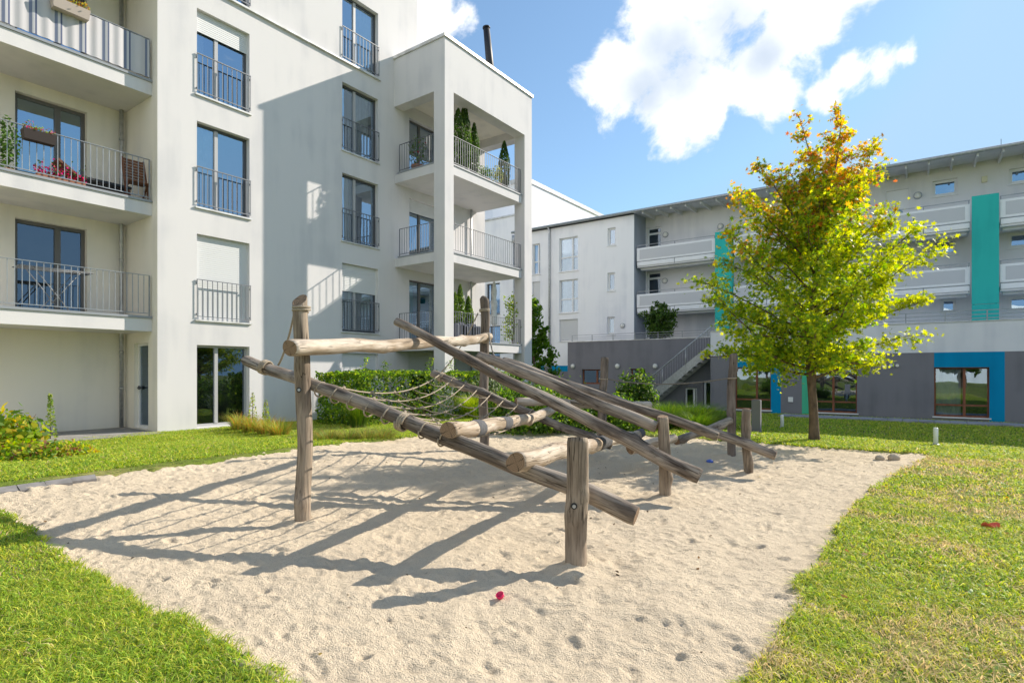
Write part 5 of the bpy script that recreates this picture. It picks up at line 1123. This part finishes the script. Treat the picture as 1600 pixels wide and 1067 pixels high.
# ------------------------------------------------------------------ things on the balconies
def build_balcony_things():
    def at(u, v, x): return onx(u, v, x)
    zt = 8.12; xf = -12.62
    a = at(716, 250, xf); conifer((xf - .02, a[1] + .02, zt), 2.2, .36, 'broad potted conifer beside the tower pillar on the top balcony', 'potted conifers on the tower balconies')  # widened so it blocks a patch of sun on the facade
    a = at(726, 250, xf); conifer((xf, a[1], zt), 2.55, .30, 'tallest potted conifer on the top tower balcony', 'potted conifers on the tower balconies', n=2400)
    a = at(741, 250, xf); conifer((xf, a[1], zt), 2.0, .26, 'third potted conifer on the top tower balcony, right of the tallest', 'potted conifers on the tower balconies')
    a = at(788, 290, xf); conifer((xf, a[1], zt), 1.95, .30, 'potted conifer standing alone at the right end of the top tower balcony', 'potted conifers on the tower balconies', n=1900)
    zl = 2.43
    for u, h, lab in ((711, 1.65, 'potted conifer close to the tower pillar on the lowest balcony'), (719, 1.95, 'tallest potted conifer on the lowest tower balcony'), (732, 1.6, 'potted conifer at the right of the three on the lowest balcony')):
        a = at(u, 500, xf); conifer((xf, a[1], zl), h, .24, lab, 'potted conifers on the tower balconies', col=((.06, .12, .015), (.11, .2, .02), (.18, .26, .03)))
    def potplant(name, p, r, h, label, cat, cols, w, n=500, size=.06, group=None, pot=M_terra):
        T = thing(name, p, label, cat, group); m = MB(); m.lathe([(r * .5, 0), (r * .7, .2), (r * .62, .2), (r * .6, .17)], p, 14); m.build('pot', pot, T)
        d = rdir(n); P = np.array(p) + np.array([0, 0, .2 + h * .45]) + d * (rng.random(n) ** .4)[:, None] * np.array([r, r, h * .5]); leafcloud('foliage', P, d + rdir(n), size * (.6 + .8 * rng.random(n)), mixcol(n, cols, w), OVAL, T); return T
    a = at(776, 275, xf); potplant('potted_shrub', (xf, a[1], zt), .28, .75, 'pale yellow green potted shrub at the top tower balcony railing', 'potted shrub', [(.25, .28, .06), (.38, .38, .12), (.15, .22, .04)], (3, 2, 2))
    a = at(757, 265, xf); potplant('potted_herb', (xf, a[1], zt), .3, .5, 'low green potted herb between the conifers and the pale shrub', 'potted herb', [(.07, .15, .03), (.13, .22, .04)], (1, 1))
    r1 = onx(640, 240, -14.1); p = ony(651, 250, 13.5); T = potplant('rose_bush', (p[0], 13.55, zt), .34, 1.1, 'red flowering rose bush in a pot left of the tower pillar, top balcony', 'rose bush', [(.05, .10, .03), (.08, .15, .04), (.13, .19, .07), (.35, .02, .03)], (4, 4, 2, .5), 420, .07)
    # striped cushion boxes on the lowest tower balcony
    c = at(712, 525, -12.5); d = at(748, 525, -12.5); m = MB(); n = 8
    T = thing('garden_cushions', (-12.5, (c[1] + d[1]) / 2, zl), 'row of dark blue cushions leaning on the lowest tower balcony railing', 'cushions')
    for i in range(n):
        y = c[1] + (d[1] - c[1]) * (i + .5) / n; mm = MB(); mm.box(-12.56, -12.42, y - .16, y + .16, zl + .02, zl + .62 + .05 * math.sin(i * 1.7)); mm.build('cushion', pmat('cushion_blue', (.05, .055, .085), (.16, .17, .21), 3, rough=.95, stretch=(1, 12, .2)), T, bevel=.05)
    # folded parasol
    p = W(771, 520, 0) * 0; q = at(772, 560, -13.0); zz0 = zl; T = thing('folded_parasol', (-13.0, q[1], zz0), 'folded white parasol on the lowest tower balcony', 'parasol')
    m = MB(); m.tube([(-13.0, q[1], zz0), (-13.0, q[1], zz0 + 2.35)], .02, 8); m.build('pole', M_steel, T)
    m = MB(); m.lathe([(.05, zz0 + .75), (.13, zz0 + .8), (.10, zz0 + 1.3), (.13, zz0 + 1.6), (.08, zz0 + 1.75), (.11, zz0 + 2.0), (.05, zz0 + 2.35), (.01, zz0 + 2.42)], (-13.0, q[1], 0), 9, smooth=False); m.build('canopy', pmat('canvas', (.7, .69, .66), (.55, .55, .54), 9, rough=.95), T)
    a = at(806, 480, -12.8); T = tree('balcony_vine', (-12.8, a[1] - .25, zl), 'leafy vine climbing at the right end of the lowest tower balcony', [(-12.8, a[1] - .25, zl), (-12.75, a[1] - .2, zl + 1.2), (-12.8, a[1] - .1, zl + 2.0)], .015, [(zl + .1, .25, .2), (zl + .9, .3, .2), (zl + 1.5, .2, .12), (zl + 2.0, .1, .1)], 20, 7, lambda P, R_: mixcol(len(P), [(.10, .2, .02), (.2, .3, .03), (.3, .36, .04)], (2, 3, 2)), .10, OVAL, seed=15)
    # left loggias
    xr = -14.745
    def rail_box(u, v0, z, w, h, label, mat, flowers, wts, name='flower_box', hang=.08, n=170):
        y = onx(u, v0, xr)[1]; T = thing(name, (xr + hang, y, z), label, 'flower box'); m = MB()
        m.add([(xr + .02, y - w / 2, z), (xr + .2, y - w / 2, z), (xr + .23, y - w / 2 - .02, z + h), (xr - .005, y - w / 2 - .02, z + h), (xr + .02, y + w / 2, z), (xr + .2, y + w / 2, z), (xr + .23, y + w / 2 + .02, z + h), (xr - .005, y + w / 2 + .02, z + h)],
              [(0, 1, 2, 3), (7, 6, 5, 4), (0, 4, 5, 1), (1, 5, 6, 2), (2, 6, 7, 3), (3, 7, 4, 0)]); m.build('trough', mat, T)
        P = np.stack([xr + .11 + rng.normal(size=n) * .06, y + rng.uniform(-w / 2, w / 2, n), z + h + np.abs(rng.normal(size=n)) * .08], 1); leafcloud('foliage', P, rdir(n) + np.array([0, 0, .5]), .05, mixcol(n, flowers, wts), OVAL, T)  # flowers and leaves share this mesh
    rail_box(107, 20, 9.02, .62, .2, 'beige flower box with autumn plants hung on the topmost left balcony', pmat('beige_plastic', (.45, .38, .33), rough=.6), [(.2, .22, .04), (.42, .26, .05), (.3, .12, .04)], (3, 3, 1), hang=.1, n=240)
    rail_box(58, 212, 6.13, .5, .2, 'dark brown flower box hung on the middle left balcony', pmat('dark_brown_plastic', (.03, .018, .015), rough=.6), [(.2, .28, .04), (.5, .02, .12), (.1, .15, .03)], (3, 2, 2))
    y = onx(95, 275, -14.95)[1]; T = thing('geranium_trough', (-14.95, y, 5.43), 'trough of pink geraniums on the floor of the middle left balcony', 'flower trough'); m = MB(); m.box(-15.05, -14.86, y - .42, y + .42, 5.43, 5.58); m.build('trough', M_terra, T)
    n = 420; P = np.stack([-14.95 + rng.normal(size=n) * .07, y + rng.uniform(-.45, .45, n), 5.60 + np.abs(rng.normal(size=n)) * .12], 1); leafcloud('foliage', P, rdir(n), .055, mixcol(n, [(.06, .13, .03), (.5, .015, .06), (.45, .03, .16)], (3, 3, 2)), OVAL, T)  # mostly pink blossoms, mixed with green leaves
    # potted ivy at the left door edge
    y = onx(10, 260, -15.4)[1]; potplant('potted_ivy', (-15.4, y, 5.43), .26, 1.2, 'dark green potted ivy left of the middle balcony door', 'potted plant', [(.04, .09, .02), (.07, .14, .03)], (1, 1), 380, .08)
    # folding wooden chair and lounger
    y = onx(212, 280, -15.0)[1]; T = thing('folding_chair', (-15.0, y, 5.43), 'brown slatted wooden folding chair at the right end of the middle left balcony', 'chair')
    wm = pmat('chair_wood', (.20, .075, .03), (.12, .045, .02), 10, rough=.6)
    for i in range(9): m = MB(); z = 5.86 + i * .068; m.box(-15.06 - .012 * i, -15.035 - .012 * i, y - .21, y + .21, z, z + .05); m.build('back_slat', wm, T)
    for s in (-1, 1):
        m = MB(); m.bar((-14.85, y + s * .23, 5.43), (-15.16, y + s * .23, 6.48), .04, .03); m.build('frame_rail', wm, T); m = MB(); m.bar((-15.25, y + s * .2, 5.43), (-14.86, y + s * .2, 5.86), .035, .03); m.build('leg', wm, T)
    m = MB()
    for i in range(5): m.box(-15.08 + i * .07, -15.03 + i * .07, y - .19, y + .19, 5.85, 5.87)
    m.build('seat', wm, T)
    y = onx(165, 285, -15.2)[1]; T = thing('sun_lounger', (-15.2, y, 5.43), 'low dark lounger with wooden frame behind the middle left balcony railing', 'lounger')
    m = MB(); m.box(-15.5, -14.95, y - .55, y + .45, 5.69, 5.76); m.build('cushion', M_black, T, bevel=.02); m = MB(); m.bar((-15.2, y - .55, 5.7), (-15.2, y - .95, 6.0), .5, .05); m.build('headrest', wm, T)
    for sx in (-15.47, -14.98):
        for sy in (-.5, .4): m = MB(); m.box(sx - .02, sx + .02, y + sy - .02, y + sy + .02, 5.43, 5.689); m.build('leg', wm, T)
    # striped privacy screen on the topmost loggia
    y0, y1 = 2.36, 5.83; T0 = []
    m = MB(); n = 92; vs = []
    for i in range(n + 1):
        y = y0 + (y1 - y0) * i / n; x = -14.715 + .012 * math.sin(i * 1.1) + .006 * math.sin(i * .37); vs += [(x, y, 8.36), (x, y, 9.24)]
    m.add(vs, [(2 * i, 2 * i + 2, 2 * i + 3, 2 * i + 1) for i in range(n)], 0, True)
    sm = bpy.data.materials.new('striped_canvas'); sm.use_nodes = True; nt = sm.node_tree; p = nt.nodes['Principled BSDF']; p.inputs['Roughness'].default_value = .9
    tc = N(nt, 'ShaderNodeTexCoord'); sx = N(nt, 'ShaderNodeSeparateXYZ'); nt.links.new(tc.outputs['Object'], sx.inputs[0]); mm = N(nt, 'ShaderNodeMath', operation='MULTIPLY'); mm.inputs[1].default_value = 2.35; nt.links.new(sx.outputs['Y'], mm.inputs[0])
    fr_ = N(nt, 'ShaderNodeMath', operation='FRACT'); nt.links.new(mm.outputs[0], fr_.inputs[0]); cr = N(nt, 'ShaderNodeValToRGB'); cr.color_ramp.interpolation = 'CONSTANT'; e = cr.color_ramp.elements; e[0].color = (.50, .49, .51, 1); e[1].position = .5; e[1].color = (.16, .19, .28, 1)
    q = e.new(.62); q.color = (.5, .5, .53, 1); q = e.new(.72); q.color = (.10, .12, .2, 1); q = e.new(.80); q.color = (.50, .49, .51, 1); nt.links.new(fr_.outputs[0], cr.inputs[0]); nt.links.new(cr.outputs[0], p.inputs['Base Color'])
    o = m.build('privacy_screen', sm); tag(o, 'grey and white striped canvas screen tied to the topmost left balcony railing', 'privacy screen')
    # drying rack
    ya = onx(25, 440, -15.1)[1]; yb = onx(140, 450, -15.1)[1]; z0 = 2.70; T = thing('drying_rack', (-15.1, (ya + yb) / 2, z0), 'white folding laundry drying rack on the lowest left balcony', 'drying rack'); wt = M_rail
    m = MB(); zt_ = z0 + .92
    for x in (-15.38, -14.86): m.tube([(x, ya, zt_), (x, yb, zt_)], .009, 6)
    for y in (ya, ya * .75 + yb * .25, ya * .25 + yb * .75, yb): m.tube([(-15.38, y, zt_), (-14.86, y, zt_)], .008, 6)
    for i in range(9): m.tube([(-15.34 + i * .056, ya, zt_), (-15.34 + i * .056, yb, zt_)], .004, 4)
    m.build('rack', wt, T); yc = (ya + yb) / 2; L_ = (yb - ya) * .32
    for s in (-1, 1):
        m = MB()
        for x in (-15.36, -14.88): m.tube([(x, yc + s * L_, zt_ - .01), (x, yc - s * L_ * .55, z0 + .012)], .011, 6)
        m.tube([(-15.36, yc - s * L_ * .55, z0 + .012), (-14.88, yc - s * L_ * .55, z0 + .012)], .011, 6); m.build('leg', wt, T)
build_balcony_things()

# ------------------------------------------------------------------ small things on the ground
def build_small():
    for i, (u, v, vt) in enumerate([(1222, 669, 648), (1462, 697, 668)]):
        p = ground_at(u, v); d = float((p - Cv) @ Dv); h = (v - vt) / FOC * d; T = thing('marker_post', tuple(p), ['small white marker post beside the tree, left of its trunk', 'white marker post in the shaded lawn right of the tree'][i], 'marker post', 'white marker posts on the lawn')
        m = MB(); m.tube([(p[0], p[1], p[2] - .1), (p[0], p[1], p[2] + h - .015), (p[0], p[1], p[2] + h)], [.042, .042, .034], 14); m.build('shaft', M_wframe, T); m = MB(); m.lathe([(.075, 0), (.075, .03), (.05, .05)], tuple(p), 14); m.build('foot', M_railL, T)
    # slate grey pillar
    p = ground_at(1182, 676); d = float((p - Cv) @ Dv); h = 51 / FOC * d; w = 13 / FOC * d / 2; T = thing('grey_pillar', tuple(p), 'slate grey square pillar on the lawn in front of the blue framed window', 'pillar'); m = MB(); m.box(p[0] - w, p[0] + w, p[1] - w * .8, p[1] + w * .8, p[2] - .1, p[2] + h); m.build('shaft', M_dark, T, bevel=.01); m = MB(); m.box(p[0] - w * .8, p[0] + w * .8, p[1] - w * .65, p[1] + w * .65, p[2] + h + .001, p[2] + h + .012); m.build('cap', M_frame, T)
    # toys
    p = onz(783, 927, 0); m = MB(); c = np.array([p[0], p[1], float(sand_z(p[0], p[1])) + .004]); 
    m.lathe([(.020, 0), (.030, .012), (.033, .034), (.029, .034), (.025, .014), (.006, .010)], (0, 0, 0), 20); o = m.build('toy_cup', pmat('pink_plastic', (.75, .01, .10), rough=.35)); o.location = tuple(c); o.scale = (.85, .85, .85); o.rotation_euler = (.45, -.25, .3); tag(o, 'small pink plastic toy cup lying in the sand', 'toy cup')
    p = onz(1109, 720, 0); m = MB(); m.lathe([(.005, -.02), (.045, -.012), (.058, .012), (.045, .03), (.015, .042), (.004, .044)], (p[0], p[1], float(sand_z(p[0], p[1])) + .018), 16); o = m.build('toy_ball', pmat('blue_plastic', (.03, .09, .42), (.05, .13, .5), 9, rough=.5)); tag(o, 'small blue plastic toy in the shaded sand near the far posts', 'toy')
    p = onz(1548, 822, .05); m = MB(); n = 14; vs = [(p[0] + .062 * math.cos(a) * (1 + .2 * math.sin(3 * a)), p[1] + .035 * math.sin(a), .07 + .02 * math.sin(2 * a)) for a in np.linspace(0, 6.283, n, endpoint=False)]; vs += [(x, y, z - .02) for x, y, z in vs]
    m.add(vs, [tuple(range(n)), tuple(range(n, 2 * n))[::-1]] + [(i, i + n, (i + 1) % n + n, (i + 1) % n) for i in range(n)]); o = m.build('frisbee', pmat('red_plastic', (.70, .10, .04), (.6, .14, .07), 7, rough=.6)); tag(o, 'flat red plastic disc half hidden in the lawn on the right', 'disc')
    for i, (u, v, r) in enumerate([(1375, 718, .07), (1397, 718, .082)]):
        p = onz(u, v, 0); m = MB(); prof = [(.02, -.05), (r * .8, -.03), (r, .03), (r * .85, r * .8), (r * .45, r * 1.1), (.01, r * 1.15)]; m.lathe(prof, (0, 0, 0), 18); rs = random.Random(i)
        m.v = [(x * (1 + .12 * math.sin(5 * y + i * 2) + rs.uniform(-.04, .04)), y * (1 + .1 * math.sin(4 * z * 9 + i)), z * (1 + rs.uniform(-.05, .05))) for x, y, z in m.v]
        o = m.build('stone', pmat('stone', (.50, .42, .32), (.38, .31, .23), 14, rough=.95, bump=.6, bscale=50)); o.location = (p[0], p[1], float(sand_z(p[0], p[1])) + .005); tag(o, ['flatter sandy stone at the far sandpit edge, left of the rounder one', 'rounder sandy stone at the far right corner of the sandpit'][i], 'stone', 'stones at the far sandpit edge')
build_small()

# ------------------------------------------------------------------ garden behind the photographer, mirrored in the panes
def build_behind():
    gr = lambda P, R_: mixcol(len(P), [(.06, .12, .015), (.11, .19, .025), (.17, .25, .03)], (3, 4, 2))
    for i, (x, y, h, lab) in enumerate([(3.2, -15, 6.5, 'broad green tree behind the photographer, mirrored in the right hand blue framed window'), (-2.6, -19, 7.5, 'tall green tree on the far lawn, mirrored in the green framed window'), (-8.2, -17, 6.0, 'round green tree on the far lawn, mirrored beside the trunk'), (-14.5, -20, 7.0, 'green tree at the end of the far lawn, mirrored in the left blue framed window'), (7.5, -20, 7.0, 'green tree at the garden corner behind the photographer')]):
        tree('garden_tree', (x, y, 0), lab, [(x, y, 0), (x + .1, y, h * .5), (x, y + .1, h * .95)], .16, [(h * .22, 1.3, 1.4), (h * .4, 2.2, 2.1), (h * .65, 1.9, 2.0), (h * .9, .8, .7)], 34, 9, gr, .26, OVAL, seed=60 + i, group='trees behind the photographer')
    T = thing('opposite_block', (-6, -46, 0), 'white apartment block across the lawn behind the photographer', 'apartment block'); F = frame((0, -46, 0), (1, 0, 0), (0, 1, 0)); hs = [(x, x + 1.6, z, z + 1.7) for x in range(-26, 20, 5) for z in (1.0, 3.9, 6.8)]
    w = MB(); facade(w, F, -30, 24, -.4, 10.5, hs, .2); w.add([(-30, -46, 10.5), (24, -46, 10.5), (24, -58, 10.5), (-30, -58, 10.5)], [(0, 1, 2, 3)]); w.build('wall', M_white, T)
    for h in hs: window(T, F, h, .2, M_wframe, (.5,), .07, sill=False)
build_behind()
def build_litter():
    n = 520; x = rng.uniform(-8, .3, n); y = 1.4 + 10.5 * rng.random(n); z = sand_z(x, y) + .006; k = rng.random(n) < np.where(np.hypot(x + 1.5, y - 10.5) < 4, 1, .42); P = np.stack([x, y, z], 1)[k]; nn = rdir(len(P)) * .5; nn[:, 2] = 1
    o = leafcloud('fallen_leaves', P, nn, .012 + .028 * rng.random(len(P)), mixcol(len(P), [(.10, .06, .03), (.22, .14, .06), (.30, .24, .07), (.05, .035, .02)], (4, 3, 1, 3)), OVAL); o['kind'] = 'stuff'
    n = 420; x = rng.uniform(-1, 6, n); y = 2 + 12 * rng.random(n); k = pit(x, y) < 0; x, y = x[k], y[k]; P = np.stack([x, y, lawn_z(x, y) + .03], 1); nn = rdir(len(P)) * .6; nn[:, 2] = 1
    o = leafcloud('lawn_leaves', P, nn, .025 + .03 * rng.random(len(P)), mixcol(len(P), [(.40, .28, .06), (.45, .20, .05), (.30, .18, .08)], (2, 1, 2)), OVAL); o['kind'] = 'stuff'
build_litter()
